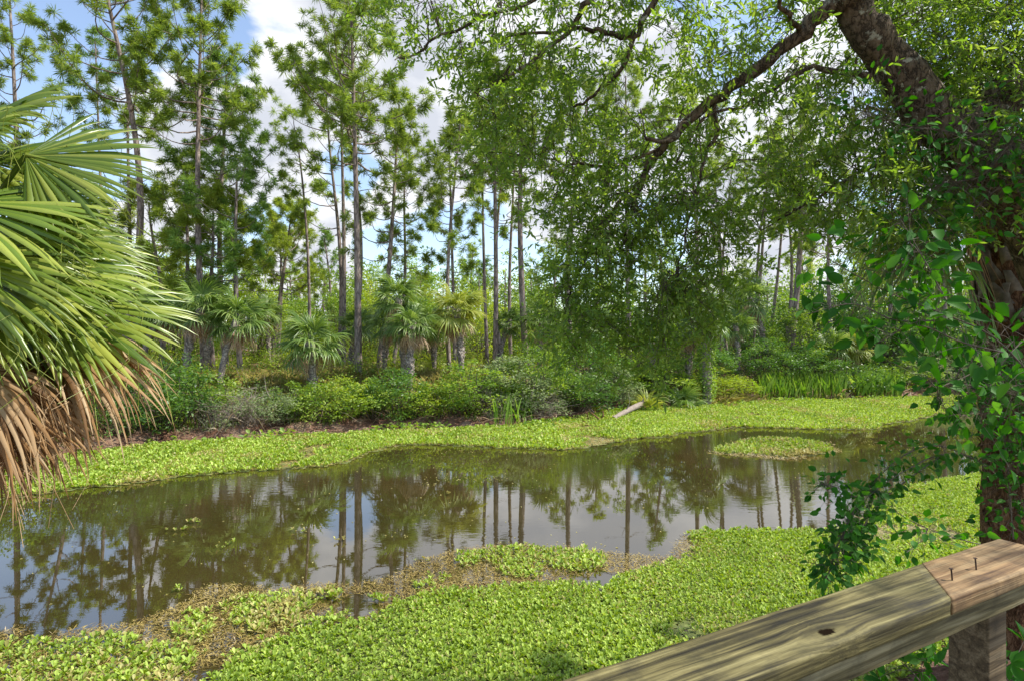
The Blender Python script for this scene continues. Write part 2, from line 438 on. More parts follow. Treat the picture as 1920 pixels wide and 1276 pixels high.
# pollen, scum and leaf bits on the open water
pond = wpoly([(-300, 1180), (-200, 960), (140, 925), (600, 882), (780, 840), (1000, 846), (1250, 825), (1500, 808), (1780, 780), (1850, 880), (1650, 940), (1300, 1000), (1130, 1035), (850, 1040), (600, 1100), (300, 1140)])
x, y = scatter(pond, .09, .8); v = fbm(x * .7 + .25 * y, y * 1.3, .45) + .4 * fbm(x, y, 1.7)
k = (v > 1.05) & (R.random(len(x)) < .5) | (R.random(len(x)) < .02)
x, y = x[k], y[k]; n = len(x); mb = MB()
diamonds(mb, np.stack([x, y, np.full(n, .004)], 1), rdir(n) * [1, 1, 0] + [.01, 0, 0], np.tile(UP, (n, 1)), R.uniform(.012, .05, n), R.uniform(.01, .03, n), np.clip(R.normal(.5, .3, n), 0, 1))
tag(mb.build('scum', MAT['lettuce_old']), 'specks of pollen scum and leaf bits drifting on the open water', 'scum', kind='stuff')

# brown algae and plant litter lying at the surface around the mats
m, N, link, out = nt('algae')
at = N('ShaderNodeAttribute', _attribute_name='rnd')
r = ramp(N, [(0, (.05, .035, .012)), (.3, (.17, .11, .03)), (.6, (.31, .23, .05)), (.85, (.42, .32, .10)), (1, (.42, .34, .22))])
link(at.outputs['Fac'], r.inputs[0])
pr = N('ShaderNodeBsdfPrincipled', Roughness=.75); link(r.outputs[0], pr.inputs['Base Color']); link(pr.outputs[0], out.inputs[0])
ALG = m
def algae(poly, dens, thr, label, flat=.16, L=.055, base=.5):
    x, y = scatter(poly, dens * .8, .7)
    v = fbm(x, y, 1.3) + .6 * fbm(x, y, 4.0)
    k = v < thr
    x, y, v = x[k], y[k], v[k]; n = len(x)
    az = R.uniform(0, 6.28, n) * .5 + .3 * fbm(x, y, 1.7); el = np.abs(R.normal(0, .18, n))
    d = np.stack([np.cos(az) * np.cos(el), np.sin(az) * np.cos(el), np.sin(el)], 1)
    nr = np.tile(UP, (n, 1)) + R.normal(0, .25, (n, 3))
    mb = MB()
    rn = np.clip(base + .16 * fbm(x, y, .8) + R.normal(0, .2, n), 0, 1)
    diamonds(mb, np.stack([x, y, R.uniform(.002, .014, n)], 1), d, nr, L * R.uniform(.6, 1.8, n), L * R.uniform(.05, flat, n), rn)
    tag(mb.build('algae', ALG), label, 'algae', kind='stuff')
algae(wpoly([(-250, 1185), (0, 1175), (120, 1185), (240, 1165), (330, 1140), (400, 1095), (480, 1105), (600, 1098), (680, 1095), (760, 1065), (830, 1040), (900, 1022), (1000, 1020), (1140, 1035), (1240, 1050), (1285, 1000), (1330, 1010), (1330, 1030), (1260, 1070), (1180, 1090), (1140, 1125), (1000, 1110), (760, 1150), (600, 1200), (450, 1250), (330, 1400), (-300, 1400)]), .023, .85,
      'brown and olive algae floating between open water and lush green mat')
algae(wpoly([(1600, 970), (1700, 965), (1800, 990), (1830, 1040), (1700, 1060), (1600, 1020)]), .022, 1.8, 'pinkish brown dead plant litter beside the hanging vine', base=.8)
algae(far_mat, .055, 2.5, 'brown algae streaks in the far mat', L=.12, base=.6)
algae(wpoly([(1330, 850), (1400, 822), (1560, 830), (1580, 846), (1480, 862), (1380, 856)]), .05, 1.0, 'brown algae fringe round the small floating island', L=.1, base=.75)
algae(wpoly([(1660, 1215), (1690, 1190), (1830, 1160), (2100, 1100), (2400, 1400), (1500, 1400), (1560, 1300)]), .025, 2.2, 'pale plant litter at the water edge beneath the railing', base=.85)
# added olive sheet under the green mats, covers black gaps and sky glints
m, N, link, out = nt('film')
tc = N('ShaderNodeTexCoord'); n1 = N('ShaderNodeTexNoise', Scale=14.0, Detail=5.0); link(tc.outputs['Object'], n1.inputs[0])
r = ramp(N, [(.35, (.08, .10, .022)), (.65, (.19, .22, .055))]); link(n1.outputs[0], r.inputs[0])
pr = N('ShaderNodeBsdfPrincipled', Roughness=.9); link(r.outputs[0], pr.inputs['Base Color']); link(pr.outputs[0], out.inputs[0])
mb = MB()
for poly, st in ((far_mat, .16), (isl, .12), (lush, .1)):
    x, y = scatter(poly, st, .25); n = len(x); h = st * .62
    q = np.array([[-1, -.9], [1, -.6], [.8, 1], [-.7, .9]]) * h
    v = np.stack([np.concatenate([x[:, None, None] + q[None, :, :1], y[:, None, None] + q[None, :, 1:]], -1)], 0)[0]
    v = np.concatenate([v, np.broadcast_to((.003 + R.uniform(0, .004, n))[:, None, None], (n, 4, 1))], -1)
    mb.add(v.reshape(-1, 3), np.arange(n)[:, None] * 4 + np.arange(4)[None])
tag(mb.build('underlay', m), 'added olive sheet used as duckweed under the floating green mats', 'underlay', kind='stuff')


# ------------------------------------------------------------------ pines


def pine(base, top, r0, cs, Rc, nb=30, mat='needle', tufts=1.0, nl=.28, nk=46, sparse=0.0, low=.75, side=None, wnd=.02):
    """Trunk with limbs and a crown of needle tufts, in coordinates local to the base."""
    top = np.asarray(top) - np.asarray(base); H = np.linalg.norm(top)
    tk, cr = MB(), MB()
    bend = R.normal(0, .02 * H, 3); bend[2] = 0
    ts = np.linspace(0, 1, 14)
    tp = ts[:, None] * top + np.sin(ts * math.pi * R.uniform(.8, 1.6))[:, None] * bend
    tp[0, 2] -= .3
    tr = r0 * (1.12 - .82 * ts ** 1.2); tr[0] *= 1.25
    tube(tk, tp, tr, 9)
    at = lambda t: np.array([np.interp(t, ts, tp[:, c]) for c in range(3)])
    tpos, tdir, trn = [], [], []
    for b in range(R.integers(3, 8)):      # dead stubs below the crown
        t = R.uniform(.3, max(cs, .35)); az = R.uniform(0, 6.28); L = R.uniform(.25, .45 + .3 * Rc)
        h = np.array([math.cos(az), math.sin(az), 0]); p0 = at(t); e = p0 + h * L + UP * L * R.normal(-.05, .25)
        tube(tk, spline([p0, (p0 + e) / 2 + R.normal(0, .06, 3), e], 5), np.linspace(r0 * .16, .006, 5), 4, cap=False)
    az = R.uniform(0, 6.28)
    for b in range(nb):
        u = ((b + R.uniform(0, 1)) / nb) ** .9; t = cs + (1 - cs) * u * .985
        az += 2.4 + R.normal(0, .35)
        prof = np.interp(u, [0, .3, .7, 1], [low, 1, .85, .38])
        L = Rc * prof * R.uniform(.65, 1.12)
        if side is not None:
            L *= 1 + .55 * math.cos(az - side)
        inc = np.interp(u, [0, .5, 1], [.05, .45, 1.15]) + R.normal(0, .16)
        h = np.array([math.cos(az), math.sin(az), 0])
        d0 = h * math.cos(inc) + UP * math.sin(inc)
        p0 = at(t); q = np.linspace(0, 1, 7)[:, None]
        curl = R.uniform(.1, .45)
        side_v = np.cross(h, UP) * R.normal(0, .10)
        pts = p0 + d0 * L * q + UP * curl * L * q ** 2.2 - UP * .12 * L * np.sin(q * 3.1) + side_v * L * np.sin(q * 5)
        br = max(r0 * .30 * (L / Rc) ** .7 * (1.1 - .5 * u), .012)
        tube(tk, pts, br * (1 - .8 * q[:, 0]), 5, cap=False)
        if R.random() < sparse: continue
        ntw = max(2, int(3.7 * L / 1.2 * tufts) + R.integers(0, 2))
        for k in range(ntw):
            f = R.uniform(.55, 1.0) if k else 1.0
            p = np.array([np.interp(f, q[:, 0], pts[:, c]) for c in range(3)])
            dd = norm(d0 + .9 * R.normal(size=3) + UP * .35)
            tl = R.uniform(.15, .5) * min(L, 2.0) * .55 if k else .12
            e = p + dd * tl + UP * .1 * tl
            tube(tk, [p, (p + e) / 2 - UP * .04 * tl, e], [br * .35, br * .28, .006], 3, cap=False)
            for w_ in range(R.integers(1, 4)):
                tpos.append(p + (e - p) * (1 if w_ == 0 else R.uniform(.35, .95)) + R.normal(0, .09, 3) * (w_ > 0)); tdir.append(norm(dd + UP * .5)); trn.append(R.uniform(.25, .75) + .12 * (u - .5))
    T = len(tpos)
    if T:
        tp_, td_, tn_ = np.array(tpos), np.array(tdir), np.array(trn)
        nl = np.repeat(nl * R.uniform(.7, 1.3, T), nk); pos = np.repeat(tp_, nk, 0); d = norm(np.repeat(td_, nk, 0) * .55 + rdir(T * nk) * .95)
        needles(cr, pos + d * .02, d, nl * R.uniform(.7, 1.15, T * nk), wnd, np.clip(np.repeat(tn_, nk) + R.normal(0, .12, T * nk), 0, 1))
    return tk, cr, MAT[mat]

def put_pine(bpx, tpx, Y, r0, ybot, Rpx, label, group='slash pines on the far bank', name='pine_tree', **kw):
    b = P(*bpx, Y); b[2] = float(gz(b[0], b[1])) - .05
    t = P(*tpx, Y)
    cs = np.clip((bpx[1] - ybot) / (bpx[1] - tpx[1]), .1, .95)
    tk, cr, mt = pine(b, t, r0 * .88, cs, 1.02 * Rpx * Y / F, **kw)
    e = empty(name, b, label, 'tree', group)
    tk.build('trunk', MAT['pinebark'], e, True)
    if cr.n: cr.build('crown', mt, e)
    return e

PINES = [
    ((222, 690), (212, -115), 24, .17, 250, 150, 'thick tall pine behind the green fan palm, its top cut off by the frame', dict(nb=40)),
    ((252, 690), (238, 120), 27, .11, 270, 62, 'slim pine close behind the thick pine by the fan palm', dict(nb=18)),
    ((25, 690), (18, -30), 27, .15, 330, 75, 'pine seen above the fan palm at the left edge of the photo', dict(nb=30)),
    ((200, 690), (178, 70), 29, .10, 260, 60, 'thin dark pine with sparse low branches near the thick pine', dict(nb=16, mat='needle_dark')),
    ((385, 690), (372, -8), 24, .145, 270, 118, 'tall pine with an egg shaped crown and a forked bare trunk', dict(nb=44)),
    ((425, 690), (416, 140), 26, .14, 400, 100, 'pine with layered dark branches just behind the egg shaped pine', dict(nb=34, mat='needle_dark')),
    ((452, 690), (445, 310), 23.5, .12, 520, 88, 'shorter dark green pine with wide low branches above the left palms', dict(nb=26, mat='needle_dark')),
    ((350, 690), (352, 310), 25.5, .12, 470, 66, 'mid height pine standing left of the egg shaped pine', dict(nb=24)),
    ((400, 690), (395, 395), 24.5, .13, 530, 95, 'squat yellowish young pine above the palms at left', dict(nb=26, mat='needle_yellow', low=1.0, tufts=1.6)),
    ((300, 690), (290, 380), 27, .13, 560, 85, 'bushy yellow green pine half hidden by the fan palm', dict(nb=26, mat='needle_yellow', low=1.0, tufts=1.6)),
    ((508, 655), (545, 410), 34, .16, 540, 75, 'leaning pine with rounded yellow green crown left of the dead pine', dict(nb=30, mat='needle_yellow', low=.9, tufts=1.5)),
    ((519, 655), (528, 440), 36, .12, 520, 40, 'second leaning trunk behind the rounded yellow green pine', dict(nb=14)),
    ((672, 690), (660, 25), 24, .16, 300, 132, 'largest pine in the middle, broad domed crown on a straight trunk', dict(nb=54, low=.9)),
    ((655, 650), (650, 150), 27, .13, 250, 40, 'straight trunk close behind the largest domed pine', dict(nb=14)),
    ((643, 650), (641, 120), 28, .12, 240, 45, 'slim straight pine directly left of the pair of trunks in the middle', dict(nb=14)),
    ((634, 610), (621, 165), 29, .12, 400, 75, 'pine with a one sided crown left of the domed pine', dict(nb=26, side=math.pi)),
    ((708, 650), (752, 195), 26, .13, 470, 88, 'leaning pine with an open crown right of the domed pine', dict(nb=34)),
    ((735, 650), (772, 290), 30, .11, 520, 58, 'slim pine with low hanging tufts between the leaning pine and the palms', dict(nb=24)),
    ((843, 700), (857, 215), 25, .10, 480, 62, 'narrow pine standing against the yellowing palm', dict(nb=26)),
    ((853, 640), (842, 260), 28.5, .10, 500, 50, 'thin twin trunk behind the narrow pine by the yellowing palm', dict(nb=20)),
    ((929, 625), (925, 160), 28, .14, 330, 82, 'tall pine right of the yellowing palm, crown touching the oak leaves', dict(nb=36)),
    ((941, 625), (937, 250), 31, .11, 420, 45, 'slender reddish pine trunk beside the taller pine near the middle', dict(nb=16)),
    ((914, 625), (903, 210), 30, .10, 380, 50, 'slender pine with yellow tipped crown right of the blue sky gap', dict(nb=18, mat='needle_yellow')),
    ((988, 625), (985, 110), 28, .17, 320, 92, 'stout pale pine trunk at the left edge of the hanging oak leaves', dict(nb=38)),
    ((958, 625), (962, 270), 33, .12, 430, 55, 'dark trunk left of the stout pale pine', dict(nb=18)),
    ((1075, 640), (1090, 160), 28, .14, 350, 80, 'pine mostly hidden behind the hanging oak leaves', dict(nb=30)),
    ((1180, 640), (1172, 130), 30, .14, 330, 80, 'pine seen through thin gaps in the oak leaves under the sky hole', dict(nb=30)),
    ((1290, 640), (1302, 180), 30, .14, 350, 80, 'pine behind the tip of the long oak branch', dict(nb=30)),
    ((1478, 660), (1502, 200), 33, .2, 430, 95, 'thick leaning pine trunk beside the tall right hand palm', dict(nb=32)),
    ((1468, 620), (1465, 250), 36, .12, 400, 60, 'thin upright pine just left of the thick leaning trunk', dict(nb=18)),
    ((1405, 590), (1446, 290), 36, .13, 420, 60, 'leftmost of three pale leaning trunks above the tall right hand palm', dict(nb=18)),
    ((1424, 590), (1452, 300), 37, .12, 420, 55, 'middle one of three pale leaning trunks above the tall right hand palm', dict(nb=16)),
    ((1436, 590), (1462, 280), 38, .12, 420, 55, 'rightmost of three pale leaning trunks above the tall right hand palm', dict(nb=16)),
    ((1345, 610), (1346, 300), 33, .11, 430, 55, 'dark straight trunk rising behind the vine covered palm', dict(nb=16)),
    ((1366, 610), (1365, 320), 34, .11, 430, 50, 'pale straight trunk with a dark tufted side branch near the vine covered palm', dict(nb=18)),
    ((1565, 660), (1552, 300), 33, .13, 480, 80, 'pine behind the broad green creeper leaves', dict(nb=26)),
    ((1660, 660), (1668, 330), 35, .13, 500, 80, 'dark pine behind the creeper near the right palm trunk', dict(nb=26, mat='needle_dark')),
    ((1760, 660), (1752, 300), 33, .13, 500, 85, 'pine hidden behind the right palm fronds', dict(nb=24)),
    ((-90, 690), (-80, 60), 26, .15, 400, 100, 'pine hidden behind the green fan palm', dict(nb=26)),
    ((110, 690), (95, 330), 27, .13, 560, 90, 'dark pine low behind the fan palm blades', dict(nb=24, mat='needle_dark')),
    ((150, 690), (158, 380), 30, .13, 580, 80, 'yellow green pine low behind the fan palm blades', dict(nb=22, mat='needle_yellow')),
]
for bp_, tp_, Y, r0, yb, Rp, lab, kw in PINES:
    put_pine(bp_, tp_, Y, r0, yb, Rp, lab, **kw)

# the dead pine pole with a few living tufts
b = P(582, 620, 28); b[2] = float(gz(b[0], b[1])) - .05
e = empty('dead_pine', b, 'thin nearly bare dead pine pole with crooked twigs at its tip', 'tree', 'slash pines on the far bank')
tk, cr = MB(), MB()
pp = spline([(0, 0, 0)] + [P(x, y, 28) - b for x, y in ((579, 520), (574, 420), (566, 330), (557, 262))], 20)
tube(tk, pp, np.linspace(.085, .03, 20), 7)
tube(tk, spline([P(557, 262, 28) - b, P(551, 235, 28) - b, P(551, 222, 28) - b], 6), np.linspace(.03, .012, 6), 5)
tube(tk, spline([P(560, 280, 28) - b, P(549, 268, 27.9) - b, P(541, 250, 27.9) - b, P(527, 236, 27.8) - b], 8), np.linspace(.03, .01, 8), 5)
tl = []
for (x, y), (bx, by) in (((543, 300), (563, 310)), ((535, 312), (563, 325)), ((532, 290), (563, 310)), ((543, 356), (569, 365)), ((552, 364), (569, 368)), ((536, 366), (569, 375)), ((556, 392), (572, 400)), ((566, 350), (569, 362)), ((548, 312), (565, 322)), ((554, 405), (574, 410)), ((588, 352), (570, 362))):
    q0, q1 = P(bx, by, 28) - b, P(x, y, 28 + R.normal(0, .3)) - b
    tube(tk, [q0, (q0 + q1) / 2 - UP * .05, q1], [.016, .012, .006], 4); tl += [q1, q1 + R.normal(0, .16, 3), q1 + R.normal(0, .16, 3)]
tl = np.array(tl); d = rdir(len(tl) * 34)
needles(cr, np.repeat(tl, 34, 0), d + UP * .2, .28 * R.uniform(.7, 1.1, len(d)), .02, np.clip(.45 + R.normal(0, .2, len(d)), 0, 1))
tk.build('trunk', MAT['pinebark'], e, True); cr.build('crown', MAT['needle'], e)

# far pines deeper in the woods
protos = []
for k in range(4):
    H = 9.0
    tk, cr, mt = pine((0, 0, 0), (R.normal(0, .3), R.normal(0, .3), H), .14, (.45, .55, .4, .6)[k], (1.7, 1.5, 1.9, 1.4)[k], nb=20, mat=('needle', 'needle_yellow', 'needle', 'needle_dark')[k], nl=.34, nk=22, wnd=.035)
    protos.append((tk, cr, mt))
pm = []
LAB_FAR = 'small slender pine far back in the woods beyond the canal'
bgs = [(-60, 420), (40, 470), (140, 500), (180, 480), (283, 470), (312, 500), (470, 520), (455, 500), (545, 500), (566, 520), (608, 515), (618, 450), (780, 520), (800, 545), (885, 470), (900, 500), (1040, 440), (1120, 430), (1215, 430), (1240, 400), (1390, 500), (1500, 450), (1600, 470), (1630, 430), (1800, 430), (1850, 450), (1980, 420)]
for k, (px, yt) in enumerate(bgs):
    Y = R.uniform(44, 62); q = P(px, 640, Y); z0 = float(gz(q[0], q[1])); H = CAMZ + (CY - yt) / F * Y - z0
    e = empty('pine_tree', (q[0], q[1], z0), LAB_FAR, 'tree', 'far slender pines', R.uniform(0, 6.28), H / 9.0)
    tk, cr, mt = protos[k % 4]
    if len(pm) < 4:
        pm.append((tk.build('trunk', MAT['pinebark'], e, True), cr.build('crown', mt, e)))
    else:
        for src in pm[k % 4]: child(src, e)


# ------------------------------------------------------------------ broadleaf trees and shrubs
def clump_crown(mb, centres, radii, per, L, Wd, up=.35, base=.5, mat=0):
    n = len(centres)
    c = np.repeat(centres, per, 0); r = np.repeat(radii, per)[:, None]
    o = rdir(n * per) * (R.random((n * per, 1)) ** .45)
    pos = c + o * r * np.array([1, 1, .8])
    d = norm(o + .9 * rdir(n * per) + UP * .1)
    nr = norm(o * .6 + rdir(n * per) * .6 + UP * up)
    rn = np.clip(np.repeat(np.clip(base + R.normal(0, .24, n), 0, 1), per) + R.normal(0, .15, n * per), 0, 1)
    diamonds(mb, pos, d, nr, L * R.uniform(.6, 1.3, n * per), Wd * R.uniform(.7, 1.2, n * per), rn, mat)

def shrub_mesh(w, h, leaf=.095, n_cl=60, per=42, twiggy=0.0):
    st, cr = MB(), MB()
    cen, rad = [], []
    for k in range(n_cl):
        a = R.uniform(0, 6.28); r = math.sqrt(R.random()) * w
        zmax = h * (1 - .55 * (r / w) ** 2) * R.uniform(.75, 1.08)
        z = zmax * R.uniform(.12, 1) if R.random() < .55 else zmax
        cen.append((r * math.cos(a), r * math.sin(a), z)); rad.append(R.uniform(.16, .32) * (.6 + .4 * w))
    cen = np.array(cen); rad = np.array(rad)
    for k in range(n_cl):
        if R.random() < .8:
            b = np.array([cen[k, 0] * .25, cen[k, 1] * .25, -.15]); t = cen[k]
            mid = (b + t) / 2 + R.normal(0, .08, 3) + np.array([0, 0, .1])
            tube(st, spline([b, mid, t], 6), np.linspace(.018, .005, 6), 4, cap=False)
            if twiggy:
                for q in range(int(6 * twiggy)):
                    s0 = b + (t - b) * R.uniform(.3, 1); e0 = s0 + R.normal(0, .28, 3)
                    tube(st, [s0, (s0 + e0) / 2 + R.normal(0, .03, 3), e0], [.010, .007, .003], 3, cap=False)
    if twiggy:
        m_ = R.random(n_cl) > .45 * twiggy; cen, rad = cen[m_], rad[m_]
    clump_crown(cr, cen, rad, per, leaf, leaf * .5)
    return st, cr

SH = {}
def shrub_proto(kind):
    st, cr = {'round': lambda: shrub_mesh(1.0, 1.7), 'tall': lambda: shrub_mesh(.9, 2.4, n_cl=75), 'wide': lambda: shrub_mesh(1.3, 1.4, n_cl=75),
              'twiggy': lambda: shrub_mesh(1.1, 1.5, n_cl=60, twiggy=1.0, per=34, leaf=.075), 'low': lambda: shrub_mesh(.9, .8, n_cl=45, per=50), 'big': lambda: shrub_mesh(1.7, 3.2, n_cl=120, leaf=.12, per=44)}[kind]()
    return st, cr, {'round': 1.7, 'tall': 2.4, 'wide': 1.4, 'twiggy': 1.5, 'low': .8, 'big': 3.2}[kind], {'round': 1.0, 'tall': .9, 'wide': 1.3, 'twiggy': 1.1, 'low': .9, 'big': 1.7}[kind]
def put_shrub(px, ytop, Y, halfpx, kind, mat, label, group='shrubs along the far bank', name='shrub', back=0):
    q = P(px, 700, Y); z0 = float(gz(q[0], q[1]))
    H = max(CAMZ + (CY - ytop + 8) / F * Y - z0, .35) * 1.05; hw = halfpx * Y / F * 1.18
    key = (kind, mat)
    e = empty(name, (q[0], q[1], z0 - .03), label, 'shrub', group, R.uniform(0, 6.28))
    if key not in SH:
        st, cr, h0, w0 = shrub_proto(kind)
        a_ = st.build('stems', MAT['deadwood'] if kind == 'twiggy' else MAT['twig'], e); b_ = cr.build('crown', MAT[mat], e)
        SH[key] = (a_, b_, h0, w0)
    else:
        a_, b_, h0, w0 = SH[key]; child(a_, e); child(b_, e)
    e.scale = (hw / w0, hw / w0, H / h0)
    return e

def edgeY(px, extra=.7):
    """Distance at which the far bank's waterline is met in the photo's column px, plus a little."""
    ys = np.interp(px, [p[0] for p in far_px], [p[1] for p in far_px]); return F * CAMZ / (ys - CY) + extra

SHRUBS = [
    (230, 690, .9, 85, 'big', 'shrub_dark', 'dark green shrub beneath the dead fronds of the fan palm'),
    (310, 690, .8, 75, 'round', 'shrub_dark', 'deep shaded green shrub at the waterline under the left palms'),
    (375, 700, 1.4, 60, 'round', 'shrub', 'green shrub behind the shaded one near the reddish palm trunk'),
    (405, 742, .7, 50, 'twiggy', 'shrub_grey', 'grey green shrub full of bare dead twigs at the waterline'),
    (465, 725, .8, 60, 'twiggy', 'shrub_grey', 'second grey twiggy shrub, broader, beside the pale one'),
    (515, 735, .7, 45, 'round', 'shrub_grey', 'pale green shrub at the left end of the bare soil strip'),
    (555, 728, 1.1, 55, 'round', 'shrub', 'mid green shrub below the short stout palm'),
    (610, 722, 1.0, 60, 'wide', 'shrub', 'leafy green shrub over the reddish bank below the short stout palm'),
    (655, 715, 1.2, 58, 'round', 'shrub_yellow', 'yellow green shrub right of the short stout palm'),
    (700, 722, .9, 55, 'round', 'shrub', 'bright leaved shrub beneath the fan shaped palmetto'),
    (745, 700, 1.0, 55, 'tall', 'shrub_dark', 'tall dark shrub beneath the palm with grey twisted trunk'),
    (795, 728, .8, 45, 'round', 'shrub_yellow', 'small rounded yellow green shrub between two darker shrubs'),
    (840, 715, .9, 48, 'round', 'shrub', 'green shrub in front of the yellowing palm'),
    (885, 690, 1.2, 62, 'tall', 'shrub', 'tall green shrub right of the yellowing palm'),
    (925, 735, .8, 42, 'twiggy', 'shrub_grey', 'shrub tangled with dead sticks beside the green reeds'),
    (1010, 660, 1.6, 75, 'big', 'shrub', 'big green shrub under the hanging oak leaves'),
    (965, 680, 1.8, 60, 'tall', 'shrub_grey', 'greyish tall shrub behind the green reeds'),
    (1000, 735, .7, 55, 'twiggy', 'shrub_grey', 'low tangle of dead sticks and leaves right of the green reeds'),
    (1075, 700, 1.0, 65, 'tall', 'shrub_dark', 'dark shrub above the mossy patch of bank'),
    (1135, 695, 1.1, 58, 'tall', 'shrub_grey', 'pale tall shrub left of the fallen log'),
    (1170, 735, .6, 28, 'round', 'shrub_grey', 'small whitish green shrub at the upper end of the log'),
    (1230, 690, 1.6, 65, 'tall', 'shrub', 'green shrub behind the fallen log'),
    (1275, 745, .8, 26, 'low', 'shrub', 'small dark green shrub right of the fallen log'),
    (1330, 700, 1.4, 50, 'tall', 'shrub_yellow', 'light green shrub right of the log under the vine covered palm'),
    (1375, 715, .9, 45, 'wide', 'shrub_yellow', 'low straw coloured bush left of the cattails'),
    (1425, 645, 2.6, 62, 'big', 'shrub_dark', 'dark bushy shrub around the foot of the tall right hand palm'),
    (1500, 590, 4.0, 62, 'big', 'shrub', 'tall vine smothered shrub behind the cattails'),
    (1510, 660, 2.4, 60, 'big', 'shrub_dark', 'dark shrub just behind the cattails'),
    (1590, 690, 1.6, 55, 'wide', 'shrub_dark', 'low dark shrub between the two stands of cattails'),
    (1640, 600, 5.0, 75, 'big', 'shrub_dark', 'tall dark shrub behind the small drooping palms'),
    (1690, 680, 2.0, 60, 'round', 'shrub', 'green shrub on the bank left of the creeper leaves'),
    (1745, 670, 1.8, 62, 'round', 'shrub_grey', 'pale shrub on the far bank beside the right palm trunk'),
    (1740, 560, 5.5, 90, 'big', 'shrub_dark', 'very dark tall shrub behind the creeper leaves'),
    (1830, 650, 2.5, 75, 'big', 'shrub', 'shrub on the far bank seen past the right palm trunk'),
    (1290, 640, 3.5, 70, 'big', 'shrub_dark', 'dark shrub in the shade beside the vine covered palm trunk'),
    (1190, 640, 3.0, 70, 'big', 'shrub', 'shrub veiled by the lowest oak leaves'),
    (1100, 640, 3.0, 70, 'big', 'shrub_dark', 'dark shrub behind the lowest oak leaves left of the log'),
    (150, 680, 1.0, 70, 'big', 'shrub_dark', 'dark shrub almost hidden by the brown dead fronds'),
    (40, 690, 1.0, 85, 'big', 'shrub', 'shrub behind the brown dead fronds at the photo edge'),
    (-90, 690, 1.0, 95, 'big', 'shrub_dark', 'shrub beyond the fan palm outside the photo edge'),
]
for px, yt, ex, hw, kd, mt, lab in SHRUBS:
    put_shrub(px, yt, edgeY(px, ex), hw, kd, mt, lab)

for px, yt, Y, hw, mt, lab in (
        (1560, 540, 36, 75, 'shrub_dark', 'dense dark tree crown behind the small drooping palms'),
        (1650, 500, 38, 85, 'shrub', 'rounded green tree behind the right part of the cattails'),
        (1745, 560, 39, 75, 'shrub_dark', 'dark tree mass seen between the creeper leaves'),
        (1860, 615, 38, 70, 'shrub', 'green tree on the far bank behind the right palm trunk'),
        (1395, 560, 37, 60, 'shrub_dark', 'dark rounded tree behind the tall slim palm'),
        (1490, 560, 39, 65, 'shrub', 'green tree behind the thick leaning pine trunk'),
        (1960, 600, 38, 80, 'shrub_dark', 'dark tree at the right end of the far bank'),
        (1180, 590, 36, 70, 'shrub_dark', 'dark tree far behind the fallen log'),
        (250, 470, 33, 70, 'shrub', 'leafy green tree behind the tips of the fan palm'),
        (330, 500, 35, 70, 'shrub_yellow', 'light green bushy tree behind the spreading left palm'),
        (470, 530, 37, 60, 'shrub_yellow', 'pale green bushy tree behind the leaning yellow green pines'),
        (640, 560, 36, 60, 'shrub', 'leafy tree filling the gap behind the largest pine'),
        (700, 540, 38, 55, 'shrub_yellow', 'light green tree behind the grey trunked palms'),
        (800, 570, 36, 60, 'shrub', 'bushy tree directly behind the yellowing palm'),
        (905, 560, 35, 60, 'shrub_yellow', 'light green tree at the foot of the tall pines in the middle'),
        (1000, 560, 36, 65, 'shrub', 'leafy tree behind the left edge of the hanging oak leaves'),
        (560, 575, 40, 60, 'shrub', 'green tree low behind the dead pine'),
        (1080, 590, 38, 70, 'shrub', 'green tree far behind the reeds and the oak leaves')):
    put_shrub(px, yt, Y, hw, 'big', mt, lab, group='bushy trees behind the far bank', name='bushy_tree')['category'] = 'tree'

# undergrowth deeper in: a continuous mass nobody could count
def undergrowth(n_cl, sR, uR, hR, mat, label, per=45, leaf=.10, seedbase=.5):
    s = R.uniform(*sR, n_cl); u = R.uniform(*uR, n_cl); x, y = xy(s, FE(s) + u)
    z = gz(x, y); h = hR[0] + (hR[1] - hR[0]) * R.random(n_cl) ** 1.5 * np.clip(.6 + .35 * fbm(x, y, .35), .15, 1.3)
    mb = MB()
    clump_crown(mb, np.stack([x, y, z + h], 1), R.uniform(.3, .65, n_cl), per, leaf, leaf * .5, base=seedbase)
    tag(mb.build('undergrowth', MAT[mat]), label, 'undergrowth', kind='stuff')
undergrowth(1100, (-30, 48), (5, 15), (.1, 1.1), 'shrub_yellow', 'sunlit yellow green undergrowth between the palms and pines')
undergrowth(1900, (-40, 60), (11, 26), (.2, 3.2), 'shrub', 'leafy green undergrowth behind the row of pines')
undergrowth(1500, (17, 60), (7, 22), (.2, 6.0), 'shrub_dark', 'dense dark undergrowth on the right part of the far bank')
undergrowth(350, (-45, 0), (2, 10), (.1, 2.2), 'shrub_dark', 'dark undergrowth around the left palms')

undergrowth(900, (-22, 38), (.8, 6), (.15, .9), 'shrub', 'low tangle of leafy growth along the top of the bank', per=34, leaf=.09)
n = 2600
s = R.uniform(-24, 36, n); u = .2 + 5 * R.random(n) ** 1.6; x, y = xy(s, FE(s) + u); mb = MB()
kq = fbm(x, y, .8) > -.1
x, y = x[kq], y[kq]; n = len(x)
needles(mb, np.stack([x, y, gz(x, y)], 1), rdir(n) * [1, 1, .5] + UP * .55, R.uniform(.4, 1.3, n), .018, R.random(n))
tag(mb.build('brushwood', MAT['dead']), 'thin dry stems standing in the growth along the bank', 'dry stems', kind='stuff')

